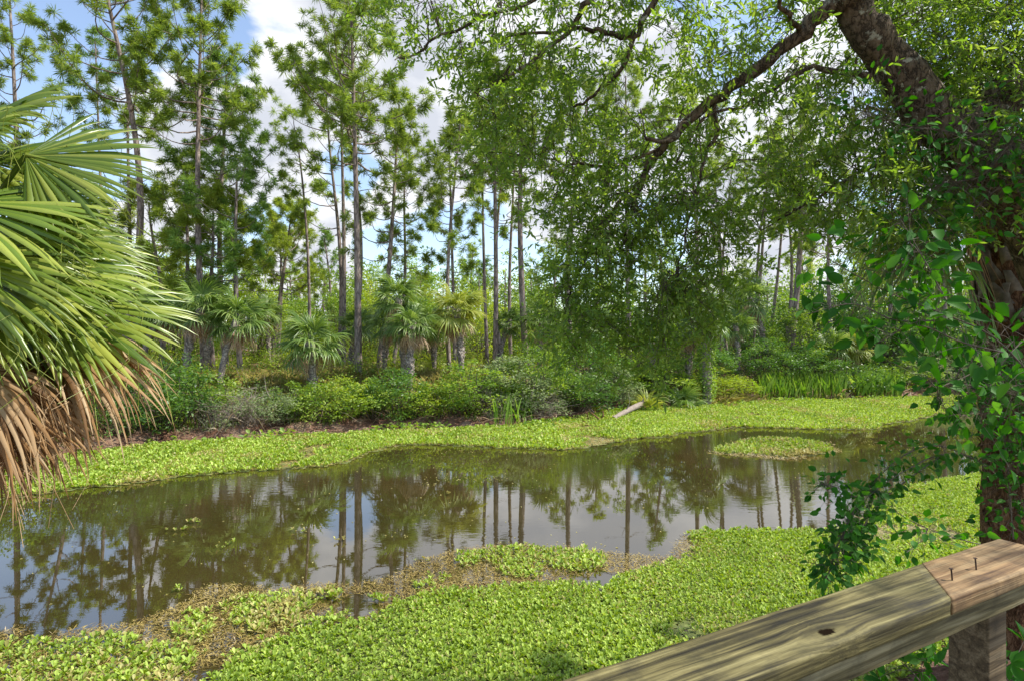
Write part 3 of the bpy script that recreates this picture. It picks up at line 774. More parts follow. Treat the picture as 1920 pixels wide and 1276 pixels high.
def woods(n_cl, Ya, Yb, hmax, mat, label, per=34, leaf=.30):
    """Far tree line: crowns on stems merging into one mass."""
    mb = MB(); cen, rad = [], []
    nt_ = n_cl // 16
    for k in range(nt_):
        Y = R.uniform(Ya, Yb); x = R.uniform(-1.15, 1.2) * Y
        z0 = float(gz(x, Y)); h = hmax * R.uniform(.55, 1.05)
        tube(mb, [(x, Y, z0), (x + R.normal(0, .2), Y, z0 + h * .8)], [.14, .05], 5, mat=1)
        wv = R.uniform(1.1, 2.0)
        for q in range(16):
            u = R.uniform(.12, 1); a_ = R.uniform(0, 6.28); r_ = wv * math.sqrt(R.random()) * (1.1 - .7 * abs(u - .45))
            cen.append((x + r_ * math.cos(a_), Y + r_ * math.sin(a_), z0 + h * u)); rad.append(R.uniform(.45, .95))
    clump_crown(mb, np.array(cen), np.array(rad), per, leaf, leaf * .45)
    tag(mb.build('woods', [MAT[mat], MAT['pinebark']]), label, 'woods', kind='stuff')
woods(4600, 54, 95, 12.0, 'shrub', 'far woods seen between the pine trunks', leaf=.34)
woods(2300, 42, 70, 7.5, 'shrub', 'low woods in front of the far tree line', leaf=.28)


# ------------------------------------------------------------------ fan palms
def fan(mb, H, D, Nn, Rr, spread, nseg, sec=5, droop=.35, pleat=.3, united=.45, wmul=1.0, base=.5, var=.15, curl=0.0, tipdroop=.5, mat=0, jag=.06):
    """One costapalmate blade: pleated segments, joined near the hastula and splitting into drooping tips."""
    D = norm(D); Nn = norm(np.asarray(Nn) - D * np.dot(Nn, D)); S = np.cross(Nn, D)
    a = np.linspace(-spread, spread, nseg) + R.normal(0, .015, nseg); da = 2 * spread / nseg
    L = Rr * (.70 + .30 * np.cos(a * .75)) * R.uniform(1 - jag * 1.5, 1 + jag, nseg)
    dirs = np.cos(a)[:, None] * D + np.sin(a)[:, None] * S
    dirs = norm(dirs + Nn * (R.normal(0, .03, nseg) - curl * np.abs(np.sin(a)))[:, None])
    lat = -np.sin(a)[:, None] * D + np.cos(a)[:, None] * S
    t = np.linspace(0, 1, sec + 1) ** .9
    dr = droop * R.uniform(.6, 1.4, nseg); td = tipdroop * R.uniform(.3, 1.7, nseg)
    pts = H + dirs[:, None] * (L[:, None] * t)[..., None]
    g_ = (dr[:, None] * t ** 2 + td[:, None] * np.clip(t - united, 0, 1) ** 2 * 1.6) * L[:, None]
    pts = pts - UP * g_[..., None]
    # segments lose reach as they hang
    pts = pts - dirs[:, None] * (.35 * g_ * np.clip(t - .3, 0, 1))[..., None]
    sway = R.normal(0, .05, nseg)[:, None] * np.clip(t - united, 0, 1) ** 1.5 * L[:, None] * 2
    pts = pts + lat[:, None] * sway[..., None]
    wd = np.where(t < united, t * da * 1.06, united * da * 1.06 * np.clip((1 - t) / (1 - united), 0, 1) ** .8)[None] * L[:, None] * wmul
    wd = np.maximum(wd, .0012)
    mid = pts + Nn * (wd * pleat)[..., None]
    l = pts - lat[:, None] * (wd * .5)[..., None]; r = pts + lat[:, None] * (wd * .5)[..., None]
    v = np.stack([l, mid, r], 2)          # nseg, sec+1, 3, 3
    k = (np.arange(nseg)[:, None] * (sec + 1) + np.arange(sec)[None]).ravel() * 3
    f = np.concatenate([np.stack([k, k + 1, k + 4, k + 3], 1), np.stack([k + 1, k + 2, k + 5, k + 4], 1)])
    rn = np.clip(base + R.normal(0, var, nseg), 0, 1)
    rn = np.clip(np.repeat(rn, sec) + np.tile(np.linspace(-.08, .12, sec), nseg), 0, 1)
    mb.add(v.reshape(-1, 3), f, np.concatenate([rn, rn]), mat)

def frond_local(dead=False, small=False):
    """Frond lying along +X from the crown's heart, blade facing up, for palms on the far bank."""
    mb = MB()
    pl = R.uniform(.45, .7)
    e = np.array([pl, 0, -.04 if not dead else 0])
    tube(mb, [(0, 0, 0), (pl * .5, 0, .02), e], [.022, .014, .010], 4, .6, 0)
    if dead:
        fan(mb, e, (1, 0, -.1), (0, 0, 1), .85, 1.1, 16, 4, droop=.12, pleat=.5, united=.3, wmul=1.2, base=.45, var=.25, curl=.5, tipdroop=.2, jag=.15)
    else:
        fan(mb, e, (1, 0, .05), (0, 0, 1), R.uniform(.85, 1.0), 1.75, 22, 5, droop=R.uniform(.12, .26), pleat=.45, united=.46, wmul=1.0, base=.5, var=.26, curl=.22, tipdroop=R.uniform(.35, .8), jag=.12)
    return mb

FR = {'live': [], 'dead': []}
def palm_trunk(h, r, boots=True):
    mb = MB(); ts = np.linspace(0, 1, 12)
    lean = R.normal(0, .11, 2) * h
    pts = np.stack([lean[0] * ts ** 2, lean[1] * ts ** 2, ts * h - .2 * (1 - ts)], 1)
    tube(mb, pts, r * (1 + .25 * (ts > .8) + .08 * np.sin(ts * 21)), 10)
    if boots:
        for k in range(int(26 * h)):
            u = R.uniform(.35, 1.0); a_ = k * 2.4; p = np.array([np.interp(u, ts, pts[:, c]) for c in range(3)])
            h_ = np.array([math.cos(a_), math.sin(a_), 0]); lt = np.array([-h_[1], h_[0], 0])
            b0 = p + h_ * r * .85; e0 = b0 + h_ * r * .5 + UP * .13 + lt * R.normal(0, .04)
            v = np.stack([b0 - lt * .05, b0 + lt * .05, e0 + lt * .022, e0 - lt * .022])
            mb.add(np.concatenate([v, v + h_ * .02 - UP * .02]), [[0, 1, 2, 3], [4, 7, 6, 5], [0, 3, 7, 4], [1, 5, 6, 2], [3, 2, 6, 7]], .5)
    return mb, pts[-1]

def put_palm(px, ycrown, Y, Rpx, label, live=22, dead=7, mat='palm', trunk_r=.095, group='cabbage palms on the far bank', name='palm_tree', lift=0.0, boots=True, vine=False):
    q = P(px, ycrown, Y); z0 = float(gz(q[0], q[1])) - .05
    h = (q[2] - z0) if name == 'palm_tree' else .12; sc = Rpx * Y / F / R.uniform(1.38, 1.75)
    e = empty(name, (q[0], q[1], z0), label, 'palm tree', group)
    if h > .35:
        tk, top = palm_trunk(h, trunk_r, boots); tk.build('trunk', MAT['palmtrunk'], e, True)
    else:
        top = np.array([0, 0, max(h, .08)])
    def add(kind, n, mt):
        for k in range(n):
            az = k * 2.39996 + R.normal(0, .15) + px
            if kind == 'live':
                inc = 1.35 - 1.95 * ((k + .5) / n) ** .9 + R.normal(0, .16) + lift
            else:
                inc = R.uniform(-1.4, -.55)
            lib = FR[kind]; key = k % (7 if kind == 'live' else 4)
            have = [x for x in lib if x[0] == (key, mt)]
            nm = 'frond' if kind == 'live' else 'dead_frond'
            if have:
                c = child(have[0][1], e)
            else:
                c = frond_local(kind == 'dead').build(nm, MAT[mt], e); lib.append(((key, mt), c))
            c.location = top + np.array([0, 0, -.10 * (kind == 'dead')])
            c.rotation_euler = (R.normal(0, .25), -inc, az)
            s_ = sc * R.uniform(.85, 1.12) * (.9 if kind == 'dead' else 1)
            c.scale = (s_, s_, s_)
    add('live', live, mat); add('dead', int(dead * 1.6), 'dead')
    if vine:
        mb = MB(); n = 1500; a_ = R.uniform(0, 6.28, n); zz = R.uniform(0, h, n); rr = trunk_r + np.abs(R.normal(.02, .13, n)) * (1.1 - .5 * zz / h)
        o = np.stack([np.cos(a_), np.sin(a_), np.zeros(n)], 1)
        diamonds(mb, np.stack([rr * o[:, 0], rr * o[:, 1], zz], 1), norm(o + rdir(n) * .8 - UP * .4), o + UP * .4 + R.normal(0, .3, (n, 3)), .11, .075, np.clip(R.normal(.5, .22, n), 0, 1))
        mb.build('climbing_vine', MAT['shrub'], e)
    return e

PALMS = [
    (260, 585, 22.0, 62, 'palm peeping out behind the green fan palm blades', dict()),
    (345, 580, 20.5, 70, 'spreading dark green palm over the grey hanging dead fronds', dict(dead=12)),
    (412, 600, 20.0, 70, 'palm on a bare reddish trunk with tan dead skirt', dict(dead=9, boots=False, trunk_r=.10)),
    (388, 560, 23.5, 60, 'palm head behind the reddish trunked palm', dict()),
    (588, 640, 20.2, 72, 'short stout palm with white latticed trunk and tan skirts', dict(dead=11, trunk_r=.13)),
    (757, 560, 22.5, 62, 'palm with upright top fronds over the grey twisted trunk', dict(dead=5)),
    (768, 610, 21.5, 66, 'palm on a grey twisted trunk with long brown dead fronds', dict(dead=11, trunk_r=.12)),
    (720, 605, 24.0, 55, 'shaded palm left of the grey twisted trunk', dict(dead=6)),
    (866, 580, 23.0, 66, 'yellowing palm with tan skirts beside the narrow pine', dict(dead=10, mat='palm_yellow', trunk_r=.12)),
    (815, 610, 25.0, 50, 'dark palm wedged between the grey trunk and the yellowing palm', dict(dead=5)),
    (1440, 560, 31.5, 58, 'tall slim palm with a round head against the sky', dict(dead=8, trunk_r=.12)),
    (1325, 595, 25.5, 66, 'palm on a vine covered trunk with tan hanging skirts', dict(dead=10, vine=True, trunk_r=.2)),
    (1290, 620, 27.0, 55, 'palm behind the vine covered one, half veiled by oak leaves', dict(dead=7)),
    (1566, 650, 31.0, 48, 'small drooping palm with a pale dead frond left of its twin', dict(dead=5)),
    (1606, 655, 31.5, 46, 'small drooping palm with yellowish fronds right of its twin', dict(dead=4, mat='palm_yellow')),
    (1720, 640, 33.0, 55, 'dark palm behind the creeper leaves', dict(dead=5)),
    (505, 590, 33.0, 42, 'small palm far back left of the short stout palm', dict(dead=3)),
    (655, 612, 27.0, 42, 'little palm beside the foot of the largest pine', dict(dead=3)),
    (935, 605, 28.0, 40, 'little palm under the tall pines right of the yellowing palm', dict(dead=3)),
    (1225, 640, 26.0, 46, 'short palm above the fallen log, veiled by oak leaves', dict(dead=5)),
    (1385, 610, 30.0, 44, 'palm between the vine covered palm and the tall slim palm', dict(dead=6)),
    (1010, 600, 27.0, 50, 'palm behind the left edge of the hanging oak leaves', dict(dead=4)),
    (1110, 610, 29.0, 55, 'palm deep behind the hanging oak leaves', dict(dead=4)),
]
for px, yc, Y, Rp, lab, kw in PALMS:
    put_palm(px, yc, Y, Rp, lab, **kw)
PALMETTOS = [
    (683, 715, 19.9, 58, 'bushy palmetto with upright fans below the largest pine', dict(live=16, dead=2, lift=.25)),
    (965, 690, 20.6, 52, 'palmetto with stiff fans above the green reeds', dict(live=16, dead=1, lift=.25)),
    (1212, 725, 23.6, 46, 'bright green palmetto behind the fallen log', dict(live=14, dead=0, lift=.2, mat='palm_yellow')),
    (1282, 715, 24.6, 50, 'drooping palmetto with grey dead fans right of the log', dict(live=15, dead=5)),
    (860, 690, 26.0, 40, 'small palmetto on the grassy slope near the yellowing palm', dict(live=12, dead=0, lift=.3, mat='palm_yellow')),
    (1520, 690, 29.0, 42, 'palmetto with drooping fans behind the cattails', dict(live=14, dead=2)),
    (812, 668, 27.0, 36, 'light green palmetto between two palm trunks', dict(live=12, dead=0, lift=.3, mat='palm_yellow')),
]
for px, yc, Y, Rp, lab, kw in PALMETTOS:
    put_palm(px, yc, Y, Rp, lab, name='palmetto', group='palmettos on the far bank', **kw)


# ------------------------------------------------------------------ grasses, cattails, reeds, log, dead branches, flowers
def blades(mb, x, y, h, w, lean=.35, rbase=.5, mat=0, z=None):
    n = len(x); az = R.uniform(0, 6.28, n); hh = np.broadcast_to(h, (n,)) * R.uniform(.6, 1.2, n)
    z = gz(x, y) if z is None else np.broadcast_to(z, (n,))
    o = np.stack([np.cos(az), np.sin(az), np.zeros(n)], 1); lt = np.stack([-o[:, 1], o[:, 0], np.zeros(n)], 1) * np.broadcast_to(w, (n,))[:, None] * .5
    b = np.stack([x, y, z - .03], 1); ln = np.abs(R.normal(0, lean, n))[:, None] * hh[:, None]
    m1 = b + UP * hh[:, None] * .55 + o * ln * .3; tp = b + UP * hh[:, None] * np.clip(1 - ln * .2, .5, 1) + o * ln
    v = np.stack([b - lt, b + lt, m1 + lt * .8, tp, m1 - lt * .8], 1)
    mb.add(v.reshape(-1, 3), np.arange(n)[:, None] * 5 + np.arange(5)[None], np.clip(rbase + R.normal(0, .2, n), 0, 1), mat)

n = 26000
s = R.uniform(-28, 46, n); u = .35 + 15 * R.random(n) ** 1.4; x, y = xy(s, FE(s) + u)
k = fbm(x, y, .7) > -.2
mb = MB(); blades(mb, x[k], y[k], .38, .022, .5)
tag(mb.build('grass', MAT['grass']), 'green grass growing over the far bank', 'grass', kind='stuff')
mb = MB()
for px, py, Y, wx, wy, cnt in ((505, 715, 22, 1.6, 1.6, 1700), (470, 700, 23.5, 1.3, 1.5, 1300), (570, 700, 24, 1.6, 1.5, 1500), (640, 700, 25, 1.4, 1.6, 1200), (800, 705, 23, 2.0, 1.5, 1600), (900, 720, 22, 1.2, 1.2, 900), (1370, 735, 26.3, 1.2, 1.0, 900), (540, 740, 20, 1.2, .8, 900)):
    q = P(px, py, Y); blades(mb, q[0] + R.normal(0, wx * .6, cnt), q[1] + R.normal(0, wy * .6, cnt), .5, .02, .7)
tag(mb.build('dry_grass', MAT['drygrass']), 'tall straw coloured grass on the slope between the palms', 'grass', kind='stuff')
# mossy yellow-green low growth at the waterline
mb = MB()
for px, py, rx, ry, cnt in ((850, 783, .9, .3, 900), (1090, 773, 1.2, .4, 1200), (1345, 752, 1.2, .35, 900), (1290, 760, .9, .3, 600), (720, 792, .5, .2, 300)):
    q = W(px, py); blades(mb, q[0] + R.normal(0, rx * .6, cnt), q[1] + .2 + R.normal(0, ry * .6, cnt), .12, .03, .9)
tag(mb.build('moss', MAT['shrub_yellow']), 'bright mossy low growth on the bare strip of bank', 'moss', kind='stuff')

n = 5200
s = R.uniform(-26, 40, n); u = -.15 - np.abs(R.normal(0, .45, n)); x, y = xy(s, FE(s) + u)
k = fbm(x, y, .9) > .15
x, y = x[k], y[k]; n = len(x); mb = MB()
leaves(mb, np.stack([x, y, R.uniform(.03, .16, n)], 1), rdir(n) * [1, 1, .4] + UP * .25, rdir(n) * .5 + UP, .15 * R.uniform(.5, 1.2, n), .11 * R.uniform(.6, 1.2, n), np.clip(R.normal(.55, .25, n), 0, 1))
tag(mb.build('waterweed', MAT['shrub']), 'broad leaved green weeds fringing the far mat along the bank', 'weeds', kind='stuff')
n = 2600
s = R.uniform(-26, 34, n); u = R.uniform(-.4, .9, n); x, y = xy(s, FE(s) + u); mb = MB()
d_ = rdir(n) * [1, 1, .25]
diamonds(mb, np.stack([x, y, gz(x, y) + .03], 1) + UP * np.clip(-gz(x, y), 0, 1)[:, None], d_, rdir(n) * .3 + UP, R.uniform(.08, .45, n), .025, R.random(n))
tag(mb.build('litter', MAT['dead']), 'dry twigs and dead leaves strewn on the bare soil strip', 'plant litter', kind='stuff')

def cattails(px0, px1, ybase, h, n, label):
    mb, ms = MB(), MB(); xs = R.uniform(px0, px1, n)
    Y = np.array([edgeY(q, .1) for q in xs]) + R.uniform(-.2, 1.3, n)
    x = (xs - CX) / F * Y; c = np.array([x.mean(), Y.mean(), 0.0]); c[2] = float(gz(c[0], c[1])) - .1
    blades(mb, x - c[0], Y - c[1], h, .022, .2, .45, 0, gz(x, Y) - c[2])
    e = empty('cattail_stand', c, label, 'cattails', 'cattail stands at the far waterline')
    mb.build('leaves', MAT['cattail'], e)
    m2 = MB(); k = R.random(n) < .35
    blades(m2, x[k] - c[0], Y[k] - c[1], h * .4, .03, .6, .5, 0, gz(x[k], Y[k]) - c[2]); m2.build('dry_leaves', MAT['drygrass'], e)
cattails(1425, 1585, 752, 1.05, 900, 'wide stand of bright green cattails at the water edge')
cattails(1605, 1690, 748, 1.1, 520, 'smaller yellowish stand of cattails nearer the right palm trunk')
cattails(925, 1010, 795, .95, 130, 'thin green reeds standing among dead sticks in the middle of the bank')

# fallen log
a0, a1 = np.append(W(1150, 787), .05), P(1212, 757, 23.9); a1[2] = max(a1[2], .3)
mb = MB(); tube(mb, spline([a0, (a0 + a1) / 2 + np.array([0, 0, .04]), a1], 12), np.linspace(.09, .115, 12) * R.uniform(.93, 1.07, 12), 12); 
tube(mb, [a1 - (a1 - a0) * .2, a1 - (a1 - a0) * .12 + np.array([.05, -.1, .28])], [.05, .02], 6)
c = (a0 + a1) / 2
tag(mb.build('log', MAT['deadwood'], loc=c, smooth=True), 'pale bare fallen log sloping from the bank into the green mat', 'log')

def deadbranch(paths, Y, label, r=.03, mat='deadwood'):
    mb = MB(); c = P(*paths[0][0], Y)
    for p in paths:
        q = [P(a_, b_, Y + R.normal(0, .15)) for a_, b_ in p]; tube(mb, spline(q, 9), np.linspace(r, r * .35, 9), 5)
    tag(mb.build('dead_branch', MAT[mat], loc=c), label, 'branch', 'dead branches along the far bank')
deadbranch([[(1105, 800), (1103, 785), (1100, 773)], [(1103, 785), (1097, 787)], [(1135, 795), (1120, 782), (1107, 772)], [(1128, 795), (1131, 780), (1130, 770)], [(1131, 780), (1126, 786)]], 20.6, 'forked dark dead branch poking up out of the green mat', .05, 'fibretrunk')
deadbranch([[(1092, 810), (1090, 797)], [(1090, 800), (1086, 806)], [(1105, 815), (1115, 810), (1122, 806)], [(1112, 818), (1120, 806), (1112, 803)]], 19.4, 'small broken twigs lying on the green mat below the forked branch', .03, 'twig')
deadbranch([[(1030, 808), (1045, 802), (1070, 797)], [(1040, 803), (1060, 800)]], 19.6, 'pale twig lying flat on the far green mat', .02)
deadbranch([[(985, 800), (992, 770), (997, 740), (990, 725)], [(992, 770), (1004, 752)], [(985, 800), (975, 780), (965, 765), (955, 740)], [(975, 780), (958, 772)], [(997, 740), (1004, 715)]], 20.1, 'upright tangle of grey dead sticks among the green reeds', .03)
deadbranch([[(345, 828), (335, 815), (330, 807)], [(345, 828), (338, 812)], [(352, 826), (370, 822), (395, 824)]], 17.0, 'small pale stick leaning at the waterline under the shaded shrub', .025)
deadbranch([[(405, 815), (395, 780), (380, 765)], [(420, 818), (430, 790), (445, 775)], [(440, 818), (455, 795), (470, 790)], [(470, 815), (455, 800), (440, 790)], [(430, 817), (410, 800), (385, 795)], [(490, 812), (480, 795), (462, 770)]], 17.6, 'pinkish grey dead brushwood below the twiggy shrubs', .025)
deadbranch([[(1150, 785), (1140, 765), (1138, 745)], [(1140, 765), (1120, 752)], [(1170, 775), (1180, 755), (1178, 735)], [(1120, 785), (1112, 770), (1098, 758)]], 22.0, 'thin dead twigs standing beside the fallen log', .022)

# unclear pink and white patch far back, shaped as a flowering shrub
q = P(455, 668, 36); z0 = float(gz(q[0], q[1]))
e = empty('pink_white_patch', (q[0], q[1], z0), 'unclear pink and white patch beyond the grassy slope, shaped as a flowering shrub', 'shrub')
mb = MB(); clump_crown(mb, R.normal(0, .3, (14, 3)) * [1, 1, .5] + [0, 0, .5], np.full(14, .3), 40, .1, .06); mb.build('crown', MAT['shrub'], e)
BL = leaf_mat('bloom', [(.75, .35, .36), (.8, .66, .62), (.85, .8, .78), (.8, .45, .2)], .3, .6)
mb = MB(); nn = 150; o = R.normal(0, 1, (nn, 3)) * [.28, .28, .16] + [0, -.15, .72]
diamonds(mb, o, rdir(nn), rdir(nn) - np.array([0, 1, 0]), .16, .13, R.random(nn)); mb.build('blossoms', BL, e)


# ------------------------------------------------------------------ the wooden railing and deck
rd = norm([.882, .471, 0]); rn_ = np.array([rd[1], -rd[0], 0])      # along the rail; towards the camera
RZ = CAMZ - .54
A0 = np.array([.0677, .931, 0]) + rd * 0
def railp(s, w, z): return A0 + rd * s + rn_ * w + UP * (RZ + z)
S_END = float(np.dot(np.array([1.321, 1.605, 0]) - A0, rd)); SJ = float(np.dot(np.array([.995, 1.431, 0]) - A0, rd))

def wood_mat(name, cols, knots=(), dirt_shade=(.02, .018, .012), dirt_shade_amt=.6):
    m, N, link, out = nt(name)
    tc = N('ShaderNodeTexCoord')
    vec = tc.outputs['Object']
    core = None; height = None
    for kx, ky, kr in knots:
        sb = N('ShaderNodeVectorMath', _operation='SUBTRACT'); sb.inputs[1].default_value = (kx, ky, 0); link(vec, sb.inputs[0])
        ml = N('ShaderNodeVectorMath', _operation='MULTIPLY'); ml.inputs[1].default_value = (.55, 1.25, 0); link(sb.outputs[0], ml.inputs[0])
        kn_ = N('ShaderNodeTexNoise', Scale=70.0, Detail=3.0); link(vec, kn_.inputs[0])
        km = N('ShaderNodeVectorMath', _operation='MULTIPLY_ADD'); link(kn_.outputs['Color'], km.inputs[0]); km.inputs[1].default_value = (.018, .018, 0); link(ml.outputs[0], km.inputs[2])
        ks = N('ShaderNodeVectorMath', _operation='SUBTRACT'); link(km.outputs[0], ks.inputs[0]); ks.inputs[1].default_value = (.009, .009, 0)
        ln = N('ShaderNodeVectorMath', _operation='LENGTH'); link(ks.outputs[0], ln.inputs[0])
        # push the grain round the knot
        iv = N('ShaderNodeMapRange', _interpolation_type='SMOOTHSTEP'); iv.inputs[1].default_value = 0; iv.inputs[2].default_value = kr * 4.5; iv.inputs[3].default_value = 1; iv.inputs[4].default_value = 0
        link(ln.outputs['Value'], iv.inputs[0])
        sp = N('ShaderNodeSeparateXYZ'); link(sb.outputs[0], sp.inputs[0])
        sg = N('ShaderNodeMath', _operation='MULTIPLY'); link(sp.outputs['Y'], sg.inputs[0]); link(iv.outputs[0], sg.inputs[1])
        s2 = N('ShaderNodeMath', _operation='MULTIPLY'); link(sg.outputs[0], s2.inputs[0]); s2.inputs[1].default_value = -.75
        cb = N('ShaderNodeCombineXYZ'); link(s2.outputs[0], cb.inputs['Y'])
        av = N('ShaderNodeVectorMath', _operation='ADD'); link(vec, av.inputs[0]); link(cb.outputs[0], av.inputs[1]); vec = av.outputs[0]
        co = N('ShaderNodeMapRange', _interpolation_type='SMOOTHSTEP'); co.inputs[1].default_value = kr * .55; co.inputs[2].default_value = kr; co.inputs[3].default_value = 1; co.inputs[4].default_value = 0
        link(ln.outputs['Value'], co.inputs[0]); core = co.outputs[0]
    mp = N('ShaderNodeMapping'); mp.inputs['Scale'].default_value = (1.3, 26, 26); link(vec, mp.inputs[0])
    n1 = N('ShaderNodeTexNoise', Scale=1.6, Detail=6.0, Roughness=.55, Distortion=.9); link(mp.outputs[0], n1.inputs[0])
    mp2 = N('ShaderNodeMapping'); mp2.inputs['Scale'].default_value = (5, 220, 220); link(vec, mp2.inputs[0])
    n2 = N('ShaderNodeTexNoise', Scale=1.0, Detail=4.0); link(mp2.outputs[0], n2.inputs[0])
    r1 = ramp(N, [(.36 + .28 * i / (len(cols) - 1), c) for i, c in enumerate(cols)]); link(n1.outputs[0], r1.inputs[0])
    r2 = ramp(N, [(.3, (.6, .6, .58)), (.65, (1.15, 1.15, 1.12))]); link(n2.outputs[0], r2.inputs[0])
    mu = N('ShaderNodeMix', _data_type='RGBA', _blend_type='MULTIPLY'); mu.inputs[0].default_value = 1
    link(r1.outputs[0], mu.inputs[6]); link(r2.outputs[0], mu.inputs[7])
    n3 = N('ShaderNodeTexNoise', Scale=11.0, Detail=7.0, Roughness=.7); link(tc.outputs['Object'], n3.inputs[0])
    r3 = ramp(N, [(.5, (0, 0, 0)), (.72, (dirt_shade_amt,) * 3)]); link(n3.outputs[0], r3.inputs[0])
    mx = N('ShaderNodeMix', _data_type='RGBA'); mx.inputs[7].default_value = (*dirt_shade, 1); link(r3.outputs[0], mx.inputs[0]); link(mu.outputs[2], mx.inputs[6])
    col = mx.outputs[2]
    if core is not None:
        m3 = N('ShaderNodeMix', _data_type='RGBA'); m3.inputs[7].default_value = (.012, .008, .005, 1); link(core, m3.inputs[0]); link(col, m3.inputs[6]); col = m3.outputs[2]
    pr = N('ShaderNodeBsdfPrincipled', Roughness=.75); pr.inputs['Specular IOR Level'].default_value = .3
    link(col, pr.inputs['Base Color'])
    if core is not None:
        rr_ = N('ShaderNodeMapRange'); rr_.inputs[3].default_value = .3; rr_.inputs[4].default_value = 0; link(core, rr_.inputs[0]); link(rr_.outputs[0], pr.inputs['Specular IOR Level'])
    hm = N('ShaderNodeMath', _operation='ADD'); link(n1.outputs[0], hm.inputs[0]); link(n2.outputs[0], hm.inputs[1])
    bp = N('ShaderNodeBump', Strength=.45, Distance=.004); link(hm.outputs[0], bp.inputs['Height']); link(bp.outputs[0], pr.inputs['Normal'])
    link(pr.outputs[0], out.inputs[0])
    return m

def board(name, parent, pts4, z0, z1, mat, origin, rnd=.006, wavy=.0008):
    """Plank from four plan corners (along, across) in rail coordinates, with eased edges; object axes run along the rail."""
    import bmesh
    bm = bmesh.new()
    vb = [bm.verts.new((p[0] - origin[0], p[1] - origin[1], z0)) for p in pts4]; vt = [bm.verts.new((p[0] - origin[0], p[1] - origin[1], z1)) for p in pts4]
    bm.faces.new(vb[::-1]); bm.faces.new(vt)
    for k in range(4): bm.faces.new((vb[k], vb[(k + 1) % 4], vt[(k + 1) % 4], vt[k]))
    bmesh.ops.recalc_face_normals(bm, faces=bm.faces)
    bmesh.ops.bevel(bm, geom=[e for e in bm.edges if abs(e.verts[0].co.x - e.verts[1].co.x) > .3 or name != 'top_board' or e.calc_length() < .05], offset=rnd, segments=3, profile=.5, affect='EDGES')
    lg = [e for e in bm.edges if abs(e.verts[0].co.x - e.verts[1].co.x) > .3]
    if lg:
        bmesh.ops.subdivide_edges(bm, edges=lg, cuts=70, use_grid_fill=True)
        for v_ in bm.verts:       # worn, slightly wavy arrises
            q = v_.co; w_ = wob(q.x * 9 + q.y * 31, q.z * 47 + 3 * q.x) * .6 + wob(q.x * 37, q.y * 60 + q.z * 90) * .5
            v_.co.z += wavy * w_; v_.co.y += wavy * 1.4 * wob(q.x * 14 + 5, q.z * 60 + q.y * 11)
    me = bpy.data.meshes.new(name); bm.to_mesh(me); bm.free()
    me.polygons.foreach_set('use_smooth', np.ones(len(me.polygons), bool)); me.materials.append(mat)
    o = bpy.data.objects.new(name, me); COL.objects.link(o); o.parent = parent
    o.location = (origin[0], origin[1], 0)
    return o

re_ = empty('wooden_railing', railp(0, 0, 0), 'weathered wooden railing with a grey green and a brown top board', 'railing')
re_.rotation_euler = (0, 0, math.atan2(rd[1], rd[0]))
# local frame: x along the rail, y away from the camera; across w (towards camera) = -y
kn = W  # (name kept free)
def on_rail(px, py):
    Y = F * .54 / (py - CY); p = np.array([(px - CX) / F * Y, Y, 0]) - A0
    return float(np.dot(p, rd)), -float(np.dot(p, rn_))
kx, ky = on_rail(1551, 1184)
WG = wood_mat('weathered_wood', [(.016, .013, .006), (.07, .058, .022), (.155, .13, .05), (.245, .21, .09)], [(kx, ky, .016)])
WB = wood_mat('brown_wood', [(.075, .04, .018), (.18, .105, .048), (.27, .17, .08), (.33, .225, .115)], (), (.05, .03, .02), .7)  # dark patches on this board stand for dirt and shadow, put into the colour
WD = wood_mat('side_wood', [(.07, .058, .026), (.16, .135, .066), (.27, .235, .135)])
jw = on_rail(1780, 1124)
sj_n = SJ - .165
board('top_board', re_, [(-1.6, 0), (-1.6, -.141), (sj_n, -.141), (SJ, 0)], -.038, 0, WG, (0, 0), .008)['label'] = 'grey green weathered top board with a knot hole'
br_ = board('top_board', re_, [(SJ + .0012, .001), (sj_n + .0012, -.1405), (S_END, -.141), (S_END, 0)], -.0365, .0012, WB, (0, 0), .008)
br_['label'] = 'reddish brown top board with two nails'
board('side_board', re_, [(-1.6, -.086), (-1.6, -.124), (S_END - .01, -.124), (S_END - .01, -.086)], -.092, -.041, WD, (0, 0), .003)
px_, _ = on_rail(1856, 1170)
pst = float(np.dot(P(1857, 1200, 1.36) * [1, 1, 0] - A0, rd)) + .105
board('post', re_, [(pst - .044, .004), (pst - .044, -.084), (pst + .044, -.084), (pst + .044, .004)], -RZ + 1.1, -.0395, wood_mat('post_wood', [(.07, .048, .025), (.14, .10, .055), (.20, .15, .09)]), (0, 0), .004)
board('post', re_, [(pst - 1.644, .004), (pst - 1.644, -.084), (pst - 1.556, -.084), (pst - 1.556, .004)], -RZ + 1.1, -.0395, WD, (0, 0), .004)
for (bx, by), ln, tilt in (((1786, 1088), .026, (-.10, .06)), ((1831, 1068), .027, (-.12, .05))):
    s_, y_ = on_rail(bx, by); mb = MB()
    t_ = np.array([tilt[0], tilt[1], 1]) * ln
    tube(mb, [(0, 0, -.01), t_ * .5, t_], [.0017, .0017, .0017], 8)
    tube(mb, [t_ - UP * .0001, t_ + UP * .0009], [.0046, .0044], 10); mb.add(np.array([[math.cos(a_) * .0046, math.sin(a_) * .0046, 0] for a_ in np.arange(10) * .628]) + t_, [list(range(9, -1, -1))])
    o = mb.build('nail', MAT['nail'], br_, True); o.location = (s_, y_, .0012)
for sx_, w_ in ((on_rail(1813, 1028)), (on_rail(1733, 1062))):
    pass
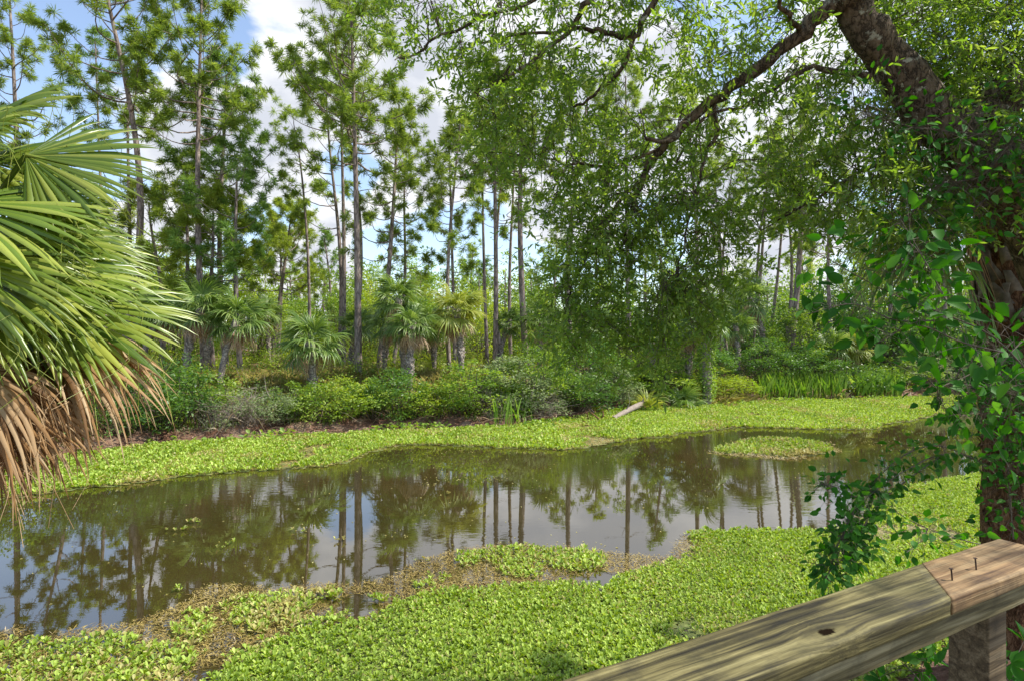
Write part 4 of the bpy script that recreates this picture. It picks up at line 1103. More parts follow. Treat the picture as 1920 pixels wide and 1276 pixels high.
# deck floor the railing stands on (below and behind the frame)
import bmesh
dk = MB()
for k in range(22):
    s0, s1, nn_ = -3.2, 2.6, .06 + k * .145
    v = [railp(s0, nn_ - .03, 0), railp(s1, nn_ - .03, 0), railp(s1, nn_ + .11, 0), railp(s0, nn_ + .11, 0)]
    v = [np.array([p[0], p[1], 1.26 + dz]) for dz in (-.036, 0) for p in v]
    dk.add(v, [[0, 3, 2, 1], [4, 5, 6, 7], [0, 1, 5, 4], [1, 2, 6, 5], [2, 3, 7, 6], [3, 0, 4, 7]])
for s0 in (-2.4, 0, 2.3):
    for w0 in (.25, 2.6):
        p = railp(s0, w0, 0); tube(dk, [(p[0], p[1], -.2), (p[0], p[1], 1.22)], .06, 4)
tag(dk.build('deck', WD), 'weathered plank deck behind the railing', 'deck', kind='structure')


# ------------------------------------------------------------------ the near fan palm at the left
C = np.array([-2.25, 2.30, 2.88])
lp = empty('fan_palm', (C[0] - .15, C[1] - .05, float(gz(C[0] - .15, C[1] - .05))), 'near fan palm with glossy yellow green fans and hanging brown dead fronds', 'palm tree')
LO = np.array(lp.location)
mb = MB(); tube(mb, spline([(0, 0, -.2), (.02, 0, 1.2), C - LO], 16), np.linspace(.17, .15, 16), 14); mb.build('trunk', MAT['palmtrunk'], lp, True)
def near_frond(Hp, tip, Yh, Yt, nrm, spread=1.5, nseg=52, name='frond', mat='frond', **kw):
    """Blade whose hastula is at Hp and whose middle segment points at tip."""
    H = P(*Hp, Yh); T = P(*tip, Yt); D = T - H; Rr = np.linalg.norm(D)
    mb = MB()
    mid = (C + H) / 2 + UP * .06
    pr_ = spline([C - LO, mid - LO, H - LO], 9); tube(mb, pr_, np.linspace(.013, .009, 9), 6, .45)
    tube(mb, spline([H - LO, H - LO + D * .18 - UP * .01, H - LO + D * .36 - UP * .05 * Rr], 6), np.linspace(.010, .003, 6), 5, .75)
    a_ = dict(sec=9, droop=.12, pleat=.42, united=.62, base=.5, var=.26, tipdroop=.45, curl=.1, wmul=1.3); a_.update(kw)
    if name == 'frond': nseg = int(nseg * .72); a_['droop'] *= .6; a_['tipdroop'] *= .5
    else: nseg = int(nseg * 1.25); a_['wmul'] *= 4.2; a_['tipdroop'] *= .7; a_['pleat'] = .45
    fan(mb, H - LO, D, nrm, Rr, spread, nseg, **a_)
    # loose filaments
    for q in range(10):
        s0 = H - LO + D * R.uniform(.4, .8) + np.cross(norm(nrm), norm(D)) * R.normal(0, .3) * Rr - UP * .05
        c_ = [s0, s0 + R.normal(0, .05, 3) - UP * .07, s0 + R.normal(0, .07, 3) - UP * .18]
        tube(mb, spline(c_, 7), np.full(7, .0012), 3, .9)
    return mb.build(name, MAT[mat], lp)
near_frond((48, 292), (300, 318), 2.25, 2.35, (.15, -.75, .6), 1.25, 54, droop=.06, tipdroop=.35)
near_frond((-70, 250), (140, 130), 2.4, 2.55, (-.3, -.5, .7), 1.2, 46, droop=.22, tipdroop=.5)
near_frond((-90, 380), (215, 400), 2.05, 2.15, (.0, -.6, .8), 1.2, 54, droop=.12, tipdroop=.4)
near_frond((-60, 455), (250, 455), 2.3, 2.4, (.1, -.55, .8), 1.35, 56, droop=.16, tipdroop=.5)
near_frond((-40, 520), (235, 540), 2.15, 2.2, (.0, -.45, .9), 1.3, 54, droop=.2, tipdroop=.5)
near_frond((90, 566), (372, 610), 2.45, 2.6, (.1, -.55, .8), 1.05, 48, droop=.14, tipdroop=.45)
near_frond((-130, 330), (60, 120), 2.2, 2.3, (-.4, -.6, .5), 1.2, 46, droop=.3, tipdroop=.55)
near_frond((-130, 480), (150, 560), 1.95, 2.0, (.1, -.7, .6), 1.1, 50, droop=.25, tipdroop=.5)
near_frond((-200, 250), (-60, 10), 2.4, 2.5, (-.5, -.4, .6), 1.2, 40, droop=.3, tipdroop=.5)
near_frond((-20, 330), (235, 345), 2.5, 2.7, (.1, -.5, .8), 1.3, 50, droop=.15, tipdroop=.4)
near_frond((10, 420), (285, 470), 2.55, 2.75, (.1, -.6, .8), 1.2, 50, droop=.15, tipdroop=.5)
near_frond((-350, 420), (-560, 380), 2.2, 2.0, (.2, -.2, 1), 1.4, 44, droop=.3)
near_frond((-300, 560), (-450, 700), 2.0, 1.7, (.2, -.5, .6), 1.3, 44, droop=.3)
near_frond((-250, 300), (-330, 60), 2.6, 2.9, (.2, .4, .6), 1.3, 44, droop=.3)
near_frond((-50, 400), (225, 425), 2.2, 2.3, (.1, -.6, .8), 1.2, 50, droop=.14, tipdroop=.45)
near_frond((20, 500), (300, 555), 2.35, 2.45, (.1, -.55, .8), 1.15, 50, droop=.16, tipdroop=.45)
near_frond((-100, 540), (160, 600), 2.1, 2.15, (.1, -.6, .7), 1.1, 50, droop=.25, tipdroop=.5)
near_frond((60, 470), (310, 500), 2.6, 2.75, (.1, -.55, .8), 1.2, 48, droop=.15, tipdroop=.45)
near_frond((-20, 560), (215, 640), 2.4, 2.45, (.1, -.55, .8), 1.1, 48, droop=.25, tipdroop=.5)
near_frond((-40, 300), (190, 270), 2.6, 2.7, (0, -.6, .8), 1.2, 48, droop=.15, tipdroop=.4)
dk_ = dict(name='dead_frond', mat='frond_dead', pleat=.7, var=.3, united=.48, jag=.25)
near_frond((55, 622), (300, 672), 2.35, 2.45, (.1, -.45, .9), .75, 34, droop=.12, tipdroop=.85, curl=.25, wmul=.62, base=.5, **dk_)
near_frond((90, 640), (285, 700), 2.45, 2.5, (.1, -.6, .75), .8, 34, droop=.15, tipdroop=.9, curl=.25, wmul=.6, base=.65, **dk_)
near_frond((0, 630), (215, 690), 2.5, 2.55, (.2, -.5, .8), .9, 30, droop=.18, tipdroop=.9, curl=.25, wmul=.6, base=.4, **dk_)
near_frond((-60, 690), (120, 745), 2.05, 2.1, (.3, -.5, .7), .9, 34, droop=.35, tipdroop=1.2, curl=.3, wmul=.7, base=.5, **dk_)
near_frond((-60, 715), (70, 850), 2.1, 2.15, (.5, -.75, .3), .6, 34, droop=.12, tipdroop=.5, curl=.3, wmul=.75, base=.55, **dk_)
near_frond((-80, 710), (10, 880), 2.0, 2.0, (.6, -.7, .2), .6, 30, droop=.1, tipdroop=.4, curl=.3, wmul=.8, base=.4, **dk_)
near_frond((-20, 700), (90, 860), 2.2, 2.2, (.5, -.8, .3), .5, 30, droop=.08, tipdroop=.4, curl=.3, wmul=.8, base=.6, **dk_)
near_frond((-60, 720), (40, 880), 2.1, 2.1, (.5, -.8, .3), .6, 30, droop=.05, tipdroop=.4, curl=.3, wmul=.8, base=.35, **dk_)
near_frond((-50, 690), (60, 830), 2.15, 2.2, (.5, -.8, .3), .5, 34, droop=.08, tipdroop=.5, curl=.3, wmul=.8, base=.3, **dk_)
near_frond((20, 680), (115, 830), 2.25, 2.3, (.5, -.8, .3), .45, 32, droop=.08, tipdroop=.5, curl=.3, wmul=.8, base=.5, **dk_)
near_frond((-30, 670), (80, 745), 2.1, 2.15, (.4, -.6, .6), .6, 32, droop=.4, tipdroop=1.0, curl=.3, wmul=.8, base=.65, **dk_)
near_frond((-90, 680), (-10, 840), 2.2, 2.2, (.5, -.8, .3), .6, 32, droop=.08, tipdroop=.5, curl=.3, wmul=.8, base=.4, **dk_)
near_frond((-10, 660), (150, 760), 2.3, 2.35, (.3, -.6, .6), .8, 30, droop=.25, tipdroop=.9, curl=.3, wmul=.7, base=.3, **dk_)


# ------------------------------------------------------------------ oak over the right half
ob = np.array([4.75, 4.3, 0.0]); ob[2] = float(gz(ob[0], ob[1])) - .1
ok = empty('oak_tree', ob, 'big spreading oak leaning in with a thick dark lichen spotted limb', 'tree')
tk = MB(); nodes = []
def limb(pts, r0, r1, n=24, sides=10, keep=True):
    q = spline(np.asarray(pts), n); q = q + np.concatenate([[[0, 0, 0]], R.normal(0, .012, (n - 1, 3))])
    tube(tk, q - ob, np.linspace(r0, r1, n) * R.uniform(.92, 1.08, n), sides)
    if keep:
        for p in q[2:]: nodes.append((p, r1))
    return q
limb([ob, (4.35, 4.2, 1.6), (3.95, 4.1, 2.9), P(1895, 335, 4.0), P(1800, 262, 3.95), P(1735, 198, 3.9), P(1686, 130, 3.85), P(1618, 44, 3.8), P(1592, -20, 3.75), P(1560, -140, 3.6), P(1500, -330, 3.4)], .22, .075, 44, 14)
limb([P(1830, 250, 3.98), P(1880, 190, 4.0), P(1950, 130, 4.0), P(2080, 20, 3.9), P(2300, -200, 3.6)], .14, .07, 20, 10)
limb([P(1605, 0, 3.76), P(1556, 14, 3.8), P(1500, 62, 3.85), P(1420, 132, 3.95), P(1340, 186, 4.05), P(1280, 240, 4.12), P(1240, 278, 4.18), P(1205, 332, 4.25), P(1180, 400, 4.3), P(1165, 470, 4.3)], .058, .012, 34)
limb([P(1290, 232, 4.1), P(1255, 262, 4.05), P(1205, 262, 4.0)], .022, .012, 8)
limb([P(1560, -140, 3.6), P(1400, -120, 3.6), P(1260, -60, 3.7), P(1215, 30, 3.8), P(1190, 62, 3.85), P(1160, 135, 3.95), P(1110, 180, 4.0), P(1080, 205, 4.05)], .028, .008, 26)
limb([P(1190, 62, 3.85), P(1140, 60, 3.9), P(1080, 52, 3.9), P(980, 70, 4.0), P(900, 85, 4.1)], .022, .006, 16)
limb([P(1260, -60, 3.7), P(1100, -40, 3.7), P(980, 10, 3.8), P(860, 50, 3.9), P(780, 100, 4.0), P(740, 110, 4.0)], .018, .004, 22)
limb([P(1110, 0, 3.75), P(1060, 60, 3.85), P(1000, 110, 3.9), P(930, 160, 4.0), P(890, 170, 4.0)], .02, .005, 16)
limb([P(1715, 130, 3.85), P(1620, 140, 3.9), P(1540, 130, 3.9), P(1480, 150, 3.95), P(1400, 195, 4.0), P(1330, 215, 4.0), P(1270, 300, 4.1)], .024, .006, 22)
limb([P(1340, 186, 4.05), P(1338, 260, 4.1), P(1315, 330, 4.1), P(1290, 420, 4.1), P(1270, 520, 4.15)], .016, .005, 16)
limb([P(1240, 278, 4.18), P(1150, 310, 4.2), P(1050, 300, 4.2), P(960, 290, 4.3)], .014, .005, 14)
limb([P(1205, 332, 4.25), P(1130, 420, 4.3), P(1080, 520, 4.3), P(1060, 600, 4.3)], .016, .005, 16)
limb([P(1790, 225, 3.92), P(1700, 280, 4.0), P(1600, 330, 4.1), P(1500, 390, 4.2), P(1430, 430, 4.2)], .02, .005, 16)
limb([P(1500, 62, 3.85), P(1470, 20, 3.6), P(1430, -60, 3.3)], .02, .01, 8)
limb([P(1560, -140, 3.6), (2.1, 3.0, 5.9), (1.9, 2.2, 6.3), (1.7, 1.2, 6.6)], .08, .02, 16)
limb([P(2300, -200, 3.6), (3.6, 2.8, 6.2), (3.2, 1.8, 6.4), (2.8, .8, 6.5)], .07, .02, 16)
limb([(4.1, 3.6, 5.2), (4.6, 3.0, 6.0), (4.4, 2.0, 6.3)], .06, .02, 12)
npos = np.array([q[0] for q in nodes])

sprays = []          # (position, reach)
def region(poly, per1000, Ya, Yb, holes=(), soft=.0):
    poly = np.array(poly, float); lo, hi = poly.min(0), poly.max(0)
    x0, y0 = poly[:, 0], poly[:, 1]; area = .5 * abs(np.dot(x0, np.roll(y0, 1)) - np.dot(y0, np.roll(x0, 1)))
    n = int(1.3 * area / 1000 * per1000 * (hi - lo).prod() / max(area, 1))
    x = R.uniform(lo[0], hi[0], n); y = R.uniform(lo[1], hi[1], n)
    xx = x + 25 * wob(x * .021, y * .019) + R.normal(0, 10, n); yy = y + 25 * wob(y * .023, x * .02) + R.normal(0, 10, n)
    k = inside(poly, xx, yy)
    k &= fbm(x * .011 + .008 * y, y * .016 - .006 * x, 1.0) > -.85
    for hx, hy, hr, hv in holes:
        k &= ((xx - hx) / hr) ** 2 + ((yy - hy) / hv) ** 2 > 1
    lpx = np.array([(1620, -30), (1560, 12), (1500, 62), (1420, 132), (1340, 186), (1280, 240), (1210, 325)]); big = np.array([(1590, -40), (1618, 44), (1686, 130), (1735, 198), (1800, 262), (1870, 320)])
    for a_, b_ in zip(x[k], y[k]):
        Yq = R.uniform(Ya, Yb) + .15
        j_ = np.interp(a_, lpx[::-1, 0], lpx[::-1, 1]); g_ = np.interp(a_, big[:, 0], big[:, 1])
        if 1200 < a_ < 1620 and abs(b_ - j_ - 5) < 30: Yq = 4.35 + .15 * R.random()
        if a_ > 1815 and b_ > 395: continue
        if 1590 < a_ < 1890 and abs(b_ - g_) < 85: Yq = 4.4 + .15 * R.random()
        sprays.append(P(a_, b_, Yq))
region([(700, -140), (705, 20), (760, 75), (850, 140), (940, 155), (1000, 175), (1080, 190), (1240, 95), (1320, 110), (1340, -140)], 2.7, 3.5, 4.2, [(1190, 178, 55, 45), (880, 150, 35, 30), (1260, 60, 25, 22)])
region([(860, 150), (900, 120), (1050, 160), (1110, 215), (1250, 215), (1330, 215), (1385, 330), (1400, 450), (1365, 540), (1340, 600), (1290, 680), (1240, 715), (1150, 720), (1060, 690), (1020, 640), (1025, 560), (1040, 480), (1000, 410), (950, 320), (860, 260)], 3.9, 3.7, 4.35, [(1190, 178, 58, 45), (860, 240, 45, 40), (1330, 190, 30, 26), (1380, 260, 35, 30)])
region([(1020, 300), (1380, 280), (1390, 460), (1330, 560), (1250, 620), (1120, 640), (1040, 560), (1010, 440)], 2.6, 3.95, 4.5)
region([(1250, 90), (1580, -140), (2100, -140), (2100, 420), (1820, 450), (1700, 440), (1600, 410), (1520, 430), (1450, 390), (1400, 330), (1360, 260)], 3.6, 3.4, 4.3, [(1340, 90, 30, 24), (1460, 110, 28, 40), (1480, 230, 26, 24), (1545, 60, 26, 30), (1400, 240, 30, 24)])
region([(1640, 0), (2050, -100), (2050, 500), (1840, 480), (1700, 400), (1660, 250)], 3.6, 4.0, 4.5)
region([(1380, 330), (1520, 330), (1700, 420), (1820, 500), (1760, 520), (1600, 470), (1480, 440), (1400, 420)], 1.8, 4.1, 4.5)
for px, py in ((1425, 520), (1420, 500), (1395, 470), (1380, 510), (1440, 480), (1000, 620), (985, 600), (1020, 680)):
    sprays.append(P(px, py - 12, 4.0))
# the part of the crown above and behind the photographer, which dapples the railing
for q in range(430):
    sprays.append(np.array([R.uniform(1.6, 4.9), R.uniform(.5, 2.9), R.uniform(5.3, 6.8)]))
sp = np.array(sprays)
# twigs: group sprays, run a twig from the nearest limb to each group, then short stems to the sprays
ng = len(sp) // 9; seeds = sp[R.choice(len(sp), ng, replace=False)]
own = np.argmin(((sp[:, None] - seeds[None]) ** 2).sum(-1), 1)
for gq in range(ng):
    idx = np.where(own == gq)[0]
    if not len(idx): continue
    c_ = sp[idx].mean(0); j = np.argmin(((npos - c_) ** 2).sum(-1) + .4 * np.maximum(npos[:, 2] * -1 + c_[2], 0)); b_ = npos[j]
    if np.linalg.norm(c_ - b_) > 2.6: continue
    mid = (b_ + c_) / 2 + UP * .10 + R.normal(0, .07, 3)
    tw = spline([b_, mid, c_], 7); tube(tk, tw - ob, np.linspace(.0045, .0018, 7), 4, cap=False)
    for q in idx:
        f_ = R.uniform(.45, 1); p_ = np.array([np.interp(f_, np.linspace(0, 1, 7), tw[:, t_]) for t_ in range(3)])
        tube(tk, [p_ - ob, (p_ + sp[q]) / 2 + UP * .03 - ob, sp[q] - ob], [.0017, .0014, .001], 3, cap=False)
tk.build('trunk', MAT['oakbark'], ok, True)
n = len(sp); nl_ = 17
dirn = norm(R.normal(size=(n, 3)) * [1, 1, .6] + np.array([-.35, -.1, -.35])); ln = R.uniform(.16, .34, n)
cr = MB()
tt = (np.arange(nl_) + .5) / nl_
pos = sp[:, None] + dirn[:, None] * (ln[:, None] * tt)[..., None] - UP * (.12 * ln[:, None] * tt ** 2)[..., None]
ld = norm(dirn[:, None] * .55 + rdir(n * nl_).reshape(n, nl_, 3) * .85 - UP * .12)
rn2 = np.clip(np.repeat(R.uniform(.2, .75, n), nl_) + R.normal(0, .17, n * nl_), 0, 1)
leaves(cr, (pos - ob).reshape(-1, 3), ld.reshape(-1, 3), (rdir(n * nl_) * .8 + UP * .7), .056 * R.uniform(.5, 1.25, n * nl_), .0155 * R.uniform(.75, 1.25, n * nl_), rn2, (.35, .4, .7, .46), .12, .1)
for q in range(n):
    tube(tk if False else cr, [sp[q] - ob, sp[q] + dirn[q] * ln[q] * .9 - UP * .1 * ln[q] - ob], [.0012, .0007], 3, .3, 1, cap=False)
cr.build('crown', [MAT['oak'], MAT['twig']], ok)


# ------------------------------------------------------------------ palm beside the oak, with vines
pb = np.array([4.03, 4.8, 0.0]); pb[2] = float(gz(pb[0], pb[1])) - .1
rp = empty('palm_tree', pb, 'vine covered palm with a reddish fibrous trunk and criss cross boots by the railing', 'palm tree')
ptop = P(1872, 340, 4.7) - pb
path = spline([(0, 0, -.2), P(1884, 900, 4.8) - pb, P(1886, 640, 4.8) - pb, P(1890, 480, 4.78) - pb, ptop], 40)
mb = MB()
rr = np.interp(np.linspace(0, 1, 40), [0, .35, .5, .6, 1], [.165, .15, .17, .205, .20]) * R.uniform(.93, 1.07, 40)
tube(mb, path, rr, 22)
for q in range(900):   # peeling fibres
    u = R.uniform(.04, .62); a_ = R.uniform(0, 6.28); k = u * 39; c_ = path[int(k)]; r_ = rr[int(k)]
    h_ = np.array([math.cos(a_), math.sin(a_), 0]); lt = np.array([-h_[1], h_[0], 0])
    b0 = c_ + h_ * r_ * 1.0; e0 = b0 + h_ * R.uniform(.005, .035) + UP * R.uniform(-.12, .10) + lt * R.normal(0, .035)
    w_ = R.uniform(.003, .012)
    mb.add([b0 - lt * w_, b0 + lt * w_, (b0 + e0) / 2 + h_ * .01 + lt * w_, e0, (b0 + e0) / 2 + h_ * .01 - lt * w_], [[0, 1, 2, 3, 4]])
mb.build('trunk', MAT['fibretrunk'], rp, True)
mb = MB()
for q in range(110):
    u = .52 + .47 * q / 110; a_ = q * 2.39996; k = u * 39; c_ = path[int(k)]; r_ = rr[int(k)]
    h_ = np.array([math.cos(a_), math.sin(a_), 0]); lt = np.array([-h_[1], h_[0], 0]) * R.choice([-1, 1])
    b0 = c_ + h_ * r_ * .95; ln_ = R.uniform(.16, .26)
    m0 = b0 + h_ * .03 + UP * ln_ * .5 + lt * .04; e0 = b0 + h_ * R.uniform(.04, .09) + UP * ln_ + lt * R.uniform(.05, .1)
    w0, w1, w2 = .055, .04, .022; th = h_ * .012
    ring = [b0 - lt * w0, b0 + lt * w0, m0 - lt * w1, m0 + lt * w1, e0 - lt * w2, e0 + lt * w2]
    v = np.array(ring + [p_ - th for p_ in ring])
    mb.add(v, [[0, 1, 3, 2], [2, 3, 5, 4], [7, 6, 8, 9], [9, 8, 10, 11], [0, 2, 8, 6], [2, 4, 10, 8], [1, 7, 9, 3], [3, 9, 11, 5], [4, 5, 11, 10]], R.random())
mb.build('boots', MAT['boot'], rp)
def side_frond(Hp, tip, Yh, Yt, nrm, mat, name, **kw):
    H = P(*Hp, Yh) - pb; T = P(*tip, Yt) - pb; D = T - H
    mb = MB(); tube(mb, spline([ptop, (ptop + H) / 2 + UP * .12, H], 9), np.linspace(.02, .011, 9), 6, .5)
    a_ = dict(sec=7, droop=.25, pleat=.4, united=.42, base=.4, var=.2, tipdroop=.7, curl=.15); a_.update(kw)
    fan(mb, H, D, nrm, np.linalg.norm(D), a_.pop('spread', 1.3), a_.pop('nseg', 40), **a_)
    mb.build(name, MAT[mat], rp)
side_frond((1720, 400), (1560, 470), 4.7, 4.7, (-.3, -.5, .8), 'palm', 'frond')
side_frond((1760, 430), (1640, 560), 4.5, 4.4, (-.5, -.7, .5), 'palm', 'frond', spread=1.2)
side_frond((1700, 330), (1540, 330), 4.9, 5.0, (0, -.4, .9), 'palm', 'frond')
side_frond((1850, 180), (1800, 0), 4.8, 5.0, (-.3, -.8, .2), 'palm', 'frond')
side_frond((1960, 220), (2100, 80), 4.8, 4.9, (.3, -.6, .5), 'palm', 'frond')
side_frond((2000, 380), (2160, 470), 4.6, 4.5, (.3, -.6, .6), 'palm', 'frond')
side_frond((1860, 300), (1800, 330), 5.4, 5.9, (0, .4, .9), 'palm', 'frond')
dd_ = dict(spread=.75, nseg=26, droop=.05, pleat=.7, wmul=.7, var=.28, united=.3, curl=.3, tipdroop=.2, jag=.2)
side_frond((1775, 285), (1768, 372), 4.45, 4.45, (-.2, -1, .1), 'dead', 'dead_frond', base=.2, **dd_)
side_frond((1625, 200), (1622, 320), 4.5, 4.5, (-.2, -1, .1), 'dead', 'dead_frond', base=.25, **dd_)
side_frond((1670, 430), (1635, 545), 4.8, 4.8, (-.2, -1, .2), 'dead', 'dead_frond', base=.35, **dd_)
side_frond((1820, 440), (1800, 560), 4.6, 4.6, (-.2, -1, .2), 'dead', 'dead_frond', base=.3, **dd_)


def vine(paths, label, n_leaf, L=(.05, .085), spread=.09, stem=.004, name='vine', palmate=False, mat='vine', wide=.62):
    c = np.asarray(paths[0][0]); e = empty(name, c, label, 'vine', 'vines around the right palm')
    st, lf = MB(), MB(); P_, D_ = [], []
    for p in paths:
        q = spline(p, 26); tube(st, q - c, np.linspace(stem, stem * .45, 26), 5)
        per = n_leaf // len(paths)
        t_ = R.uniform(0, 1, per) ** .85 * 25; i_ = np.clip(t_.astype(int), 0, 24)
        b_ = q[i_] + (q[i_ + 1] - q[i_]) * (t_ - i_)[:, None]
        off = R.normal(0, spread, (per, 3)); 
        for k in range(per):
            if np.linalg.norm(off[k]) > .03: tube(st, [b_[k] - c, b_[k] + off[k] * .5 + UP * .01 - c, b_[k] + off[k] - c], [.0014, .0011, .0009], 3, cap=False)
        P_.append(b_ + off); D_.append(norm(off + R.normal(0, .05, (per, 3)) - UP * .06))
    p_, d_ = np.concatenate(P_), np.concatenate(D_); m_ = len(p_)
    LL = R.uniform(*L, m_); rn = np.clip(R.normal(.5, .25, m_), 0, 1)
    nr = norm(R.normal(0, .55, (m_, 3)) + np.array([-.15, -.45, .75]))
    if palmate:
        s_ = norm(np.cross(d_, nr))
        for a_, sc in ((0, 1), (.75, .9), (-.75, .9), (1.5, .65), (-1.5, .65)):
            dd = math.cos(a_) * d_ + math.sin(a_) * s_
            leaves(lf, p_ - c, dd, nr, LL * sc, LL * sc * .42, rn, (.35, .38, .68, .5), .16, .18)
    else:
        leaves(lf, p_ - c, d_, nr, LL, LL * wide, rn, (.25, .46, .6, .42), .14, .16)
    st.build('stem', MAT['twig'], e); lf.build('leaves', MAT[mat], e)
    return e
vine([[P(1880, 900, 4.55), P(1830, 860, 4.4), P(1770, 850, 4.2), P(1700, 880, 4.0), P(1640, 920, 3.9), P(1595, 965, 3.8), P(1575, 1030, 3.7), P(1555, 1095, 3.65)],
      [P(1830, 860, 4.4), P(1760, 835, 4.2), P(1700, 850, 4.1), P(1650, 890, 4.0), P(1610, 930, 3.9), P(1560, 915, 3.85), P(1540, 905, 3.8)],
      [P(1770, 850, 4.2), P(1700, 900, 4.05), P(1640, 950, 3.9), P(1610, 1010, 3.75), P(1590, 1050, 3.7)],
      [P(1600, 960, 3.8), P(1580, 1000, 3.75), P(1560, 1050, 3.7), P(1550, 1100, 3.65)]],
     'dense dark green vine spray drooping left from the palm trunk towards the railing', 720, (.04, .072), .06)
vine([[P(1880, 1030, 3.6), P(1800, 1010, 3.5), P(1740, 990, 3.45), P(1690, 965, 3.4), P(1670, 945, 3.4)],
      [P(1740, 990, 3.45), P(1730, 1010, 3.4), P(1700, 1035, 3.35)]],
     'thin vine runner stretched over the green mat just behind the railing', 46, (.045, .075), .06, .0035)
vine([[P(1950, 720, 2.7), P(1860, 630, 2.75), P(1760, 585, 2.8), P(1660, 545, 2.85), P(1560, 490, 2.9), P(1520, 465, 2.9)],
      [P(1880, 660, 2.7), P(1800, 640, 2.7), P(1720, 610, 2.7), P(1650, 640, 2.7)],
      [P(1780, 600, 2.8), P(1680, 600, 2.8), P(1600, 570, 2.8), P(1510, 590, 2.8)],
      [P(1780, 575, 2.85), P(1740, 500, 2.9), P(1700, 430, 2.95)]],
     'broad leaved creeper reaching left across the view in front of the far palms', 230, (.06, .105), .075, .004, palmate=False, wide=.55)
vine([[P(1900, 1010, 4.5), P(1890, 880, 4.5), P(1880, 760, 4.52), P(1905, 660, 4.5)],
      [P(1860, 760, 4.5), P(1880, 700, 4.45), P(1850, 640, 4.4), P(1800, 690, 4.2), P(1790, 740, 4.1)],
      [P(1920, 960, 4.4), P(1930, 820, 4.4), P(1915, 700, 4.4)]],
     'leafy vine climbing up the fibrous palm trunk', 620, (.045, .08), .12, .006)
vine([[P(1900, 640, 3.4), P(1820, 700, 3.4), P(1760, 730, 3.3), P(1770, 770, 3.3)],
      [P(1960, 600, 3.3), P(1880, 680, 3.2), P(1850, 760, 3.2), P(1800, 780, 3.1)],
      [P(1950, 760, 3.2), P(1900, 740, 3.1), P(1850, 720, 3.0)]],
     'broad glossy vine leaves hanging in front of the trunk at mid height', 230, (.05, .085), .10, .004)
vine([[P(1980, 300, 3.7), P(1900, 260, 3.6), P(1820, 250, 3.6), P(1720, 240, 3.6), P(1620, 215, 3.6)],
      [P(1900, 260, 3.6), P(1840, 330, 3.6), P(1760, 350, 3.6), P(1690, 420, 3.6)],
      [P(1980, 340, 3.7), P(1880, 350, 3.7), P(1800, 420, 3.7), P(1730, 470, 3.7), P(1660, 520, 3.7)]],
     'curtain of vine leaves hanging off the oak limb above the trunk', 800, (.04, .07), .13, .005)
vine([[P(1920, 1276, 1.75), P(1880, 1240, 1.72), P(1850, 1210, 1.72), P(1870, 1180, 1.70)],
      [P(1920, 1300, 1.7), P(1860, 1260, 1.68), P(1810, 1230, 1.7)],
      [P(1840, 1300, 1.9), P(1770, 1240, 1.95), P(1740, 1200, 2.0), P(1800, 1170, 2.05)],
      [P(1760, 1330, 1.9), P(1720, 1270, 1.95), P(1690, 1240, 2.0)]],
     'five fingered creeper leaves growing under the railing by its post', 56, (.05, .08), .05, .003, palmate=True)

# ------------------------------------------------------------------ light, sky, camera
EL, AZ = math.radians(56), math.radians(91)
Sd = Vector((math.cos(EL) * math.sin(AZ), math.cos(EL) * math.cos(AZ), math.sin(EL)))
sl = bpy.data.lights.new('sun', 'SUN'); sl.energy = 3.45; sl.angle = math.radians(.55); sl.color = (1.0, .95, .86)
so = bpy.data.objects.new('sun', sl); COL.objects.link(so); so.rotation_euler = Sd.to_track_quat('Z', 'Y').to_euler()

wd = bpy.data.worlds.new('World'); scene.world = wd; wd.use_nodes = True
t = wd.node_tree; t.nodes.clear()
def WN(kind, **kw):
    x = t.nodes.new(kind)
    for k, v in kw.items():
        if k.startswith('_'): setattr(x, k[1:], v)
        else: x.inputs[k].default_value = v
    return x
lk = lambda a_, b_: t.links.new(a_, b_)
sky = WN('ShaderNodeTexSky', _sky_type='NISHITA'); sky.sun_disc = False; sky.sun_elevation = EL; sky.sun_rotation = AZ; sky.air_density = 1.0; sky.dust_density = .6; sky.ozone_density = 1.6
bg = WN('ShaderNodeBackground', Strength=.125); tn = WN('ShaderNodeHueSaturation', Saturation=.9, Value=1.08); lk(sky.outputs[0], tn.inputs['Color']); lk(tn.outputs[0], bg.inputs[0])
tc = WN('ShaderNodeTexCoord'); sx = WN('ShaderNodeSeparateXYZ'); lk(tc.outputs['Generated'], sx.inputs[0])
ad = WN('ShaderNodeMath', _operation='ADD'); lk(sx.outputs['Z'], ad.inputs[0]); ad.inputs[1].default_value = .32
mxz = WN('ShaderNodeMath', _operation='MAXIMUM'); lk(ad.outputs[0], mxz.inputs[0]); mxz.inputs[1].default_value = .08
dv = WN('ShaderNodeVectorMath', _operation='DIVIDE'); cb = WN('ShaderNodeCombineXYZ')
for k in 'XYZ': lk(mxz.outputs[0], cb.inputs[k])
lk(tc.outputs['Generated'], dv.inputs[0]); lk(cb.outputs[0], dv.inputs[1])
n1 = WN('ShaderNodeTexNoise', Scale=2.6, Detail=9.0, Roughness=.56, Distortion=.25); lk(dv.outputs[0], n1.inputs['Vector'])
acc = n1.outputs[0]
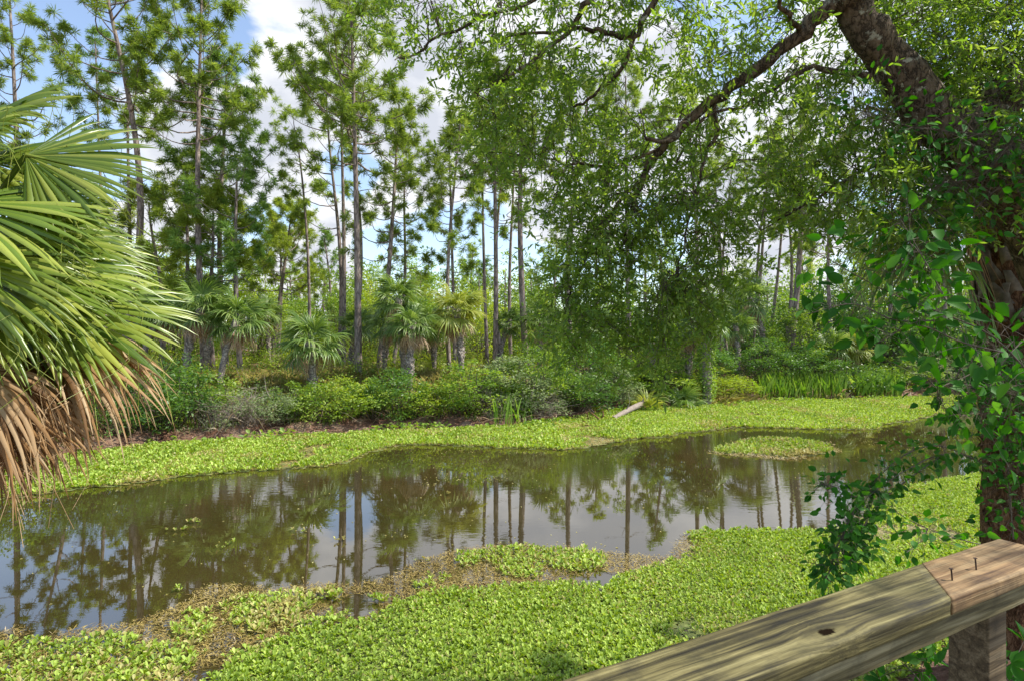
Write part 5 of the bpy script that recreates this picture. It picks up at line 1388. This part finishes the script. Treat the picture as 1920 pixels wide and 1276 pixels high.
BLOBS = [(560, 150, 16, .20), (760, 110, 8, .22), (330, 290, 8, .24), (480, 260, 8, .16), (420, 120, 4, -.14), (640, 300, 4, -.16), (690, 60, 3, -.1), (850, 270, 6, .15), (800, 400, 6, .14), (600, 440, 5, .12), (560, 550, 6, .2), (1190, 190, 7, .22), (1400, 500, 9, .2), (130, 200, 8, -.2), (330, 60, 6, -.15), (520, 400, 5, -.25), (800, 470, 7, -.2), (880, 190, 4, -.2), (1080, 310, 8, .22), (280, 170, 5, .2), (100, 30, 7, .15), (100, 90, 8, -.15), (1600, 250, 14, .1), (1200, -300, 20, .15)]
for px, py, deg, wgt in BLOBS:
    d_ = norm(np.array([(px - CX) / F, 1, (CY - py) / F]))
    dt = WN('ShaderNodeVectorMath', _operation='DOT_PRODUCT'); lk(tc.outputs['Generated'], dt.inputs[0]); dt.inputs[1].default_value = tuple(d_)
    mr = WN('ShaderNodeMapRange', _interpolation_type='SMOOTHSTEP'); lk(dt.outputs['Value'], mr.inputs[0])
    mr.inputs[1].default_value = math.cos(math.radians(deg * 1.15)); mr.inputs[2].default_value = math.cos(math.radians(deg * .15)); mr.inputs[3].default_value = 0; mr.inputs[4].default_value = wgt
    am = WN('ShaderNodeMath', _operation='ADD'); lk(acc, am.inputs[0]); lk(mr.outputs[0], am.inputs[1]); acc = am.outputs[0]
cf = WN('ShaderNodeMapRange', _interpolation_type='SMOOTHSTEP'); lk(acc, cf.inputs[0]); cf.inputs[1].default_value = .53; cf.inputs[2].default_value = .65
rp_ = WN('ShaderNodeValToRGB'); e_ = rp_.color_ramp.elements
e_[0].position = .56; e_[0].color = (1.0, 1.0, 1.0, 1); e_[1].position = .9; e_[1].color = (.58, .61, .68, 1)
n2 = WN('ShaderNodeTexNoise', Scale=5.0, Detail=7.0, Roughness=.6); lk(dv.outputs[0], n2.inputs['Vector'])
mh = WN('ShaderNodeMath', _operation='MULTIPLY_ADD'); lk(n2.outputs[0], mh.inputs[0]); mh.inputs[1].default_value = .7; 
lk(acc, mh.inputs[2])
ms = WN('ShaderNodeMath', _operation='SUBTRACT'); lk(mh.outputs[0], ms.inputs[0]); ms.inputs[1].default_value = .30
lk(ms.outputs[0], rp_.inputs[0])
bgc = WN('ShaderNodeBackground', Strength=.65); lk(rp_.outputs[0], bgc.inputs[0])
mix = WN('ShaderNodeMixShader'); lk(cf.outputs[0], mix.inputs[0]); lk(bg.outputs[0], mix.inputs[1]); lk(bgc.outputs[0], mix.inputs[2])
wo = WN('ShaderNodeOutputWorld'); lk(mix.outputs[0], wo.inputs[0])

cam = bpy.data.cameras.new('camera'); co = bpy.data.objects.new('camera', cam); COL.objects.link(co)
co.location = (0, 0, CAMZ); co.rotation_euler = (math.pi / 2, 0, 0)
cam.sensor_width = 36; cam.lens = F / 1920 * 36; cam.clip_start = .05; cam.clip_end = 3000
scene.camera = co
vs = scene.view_settings; vs.view_transform = 'Standard'; vs.look = 'None'; vs.gamma = 1; vs.exposure = .98
cy = scene.cycles
cy.max_bounces = 10; cy.diffuse_bounces = 6; cy.glossy_bounces = 3; cy.transmission_bounces = 4; cy.transparent_max_bounces = 4
cy.caustics_reflective = False; cy.caustics_refractive = False
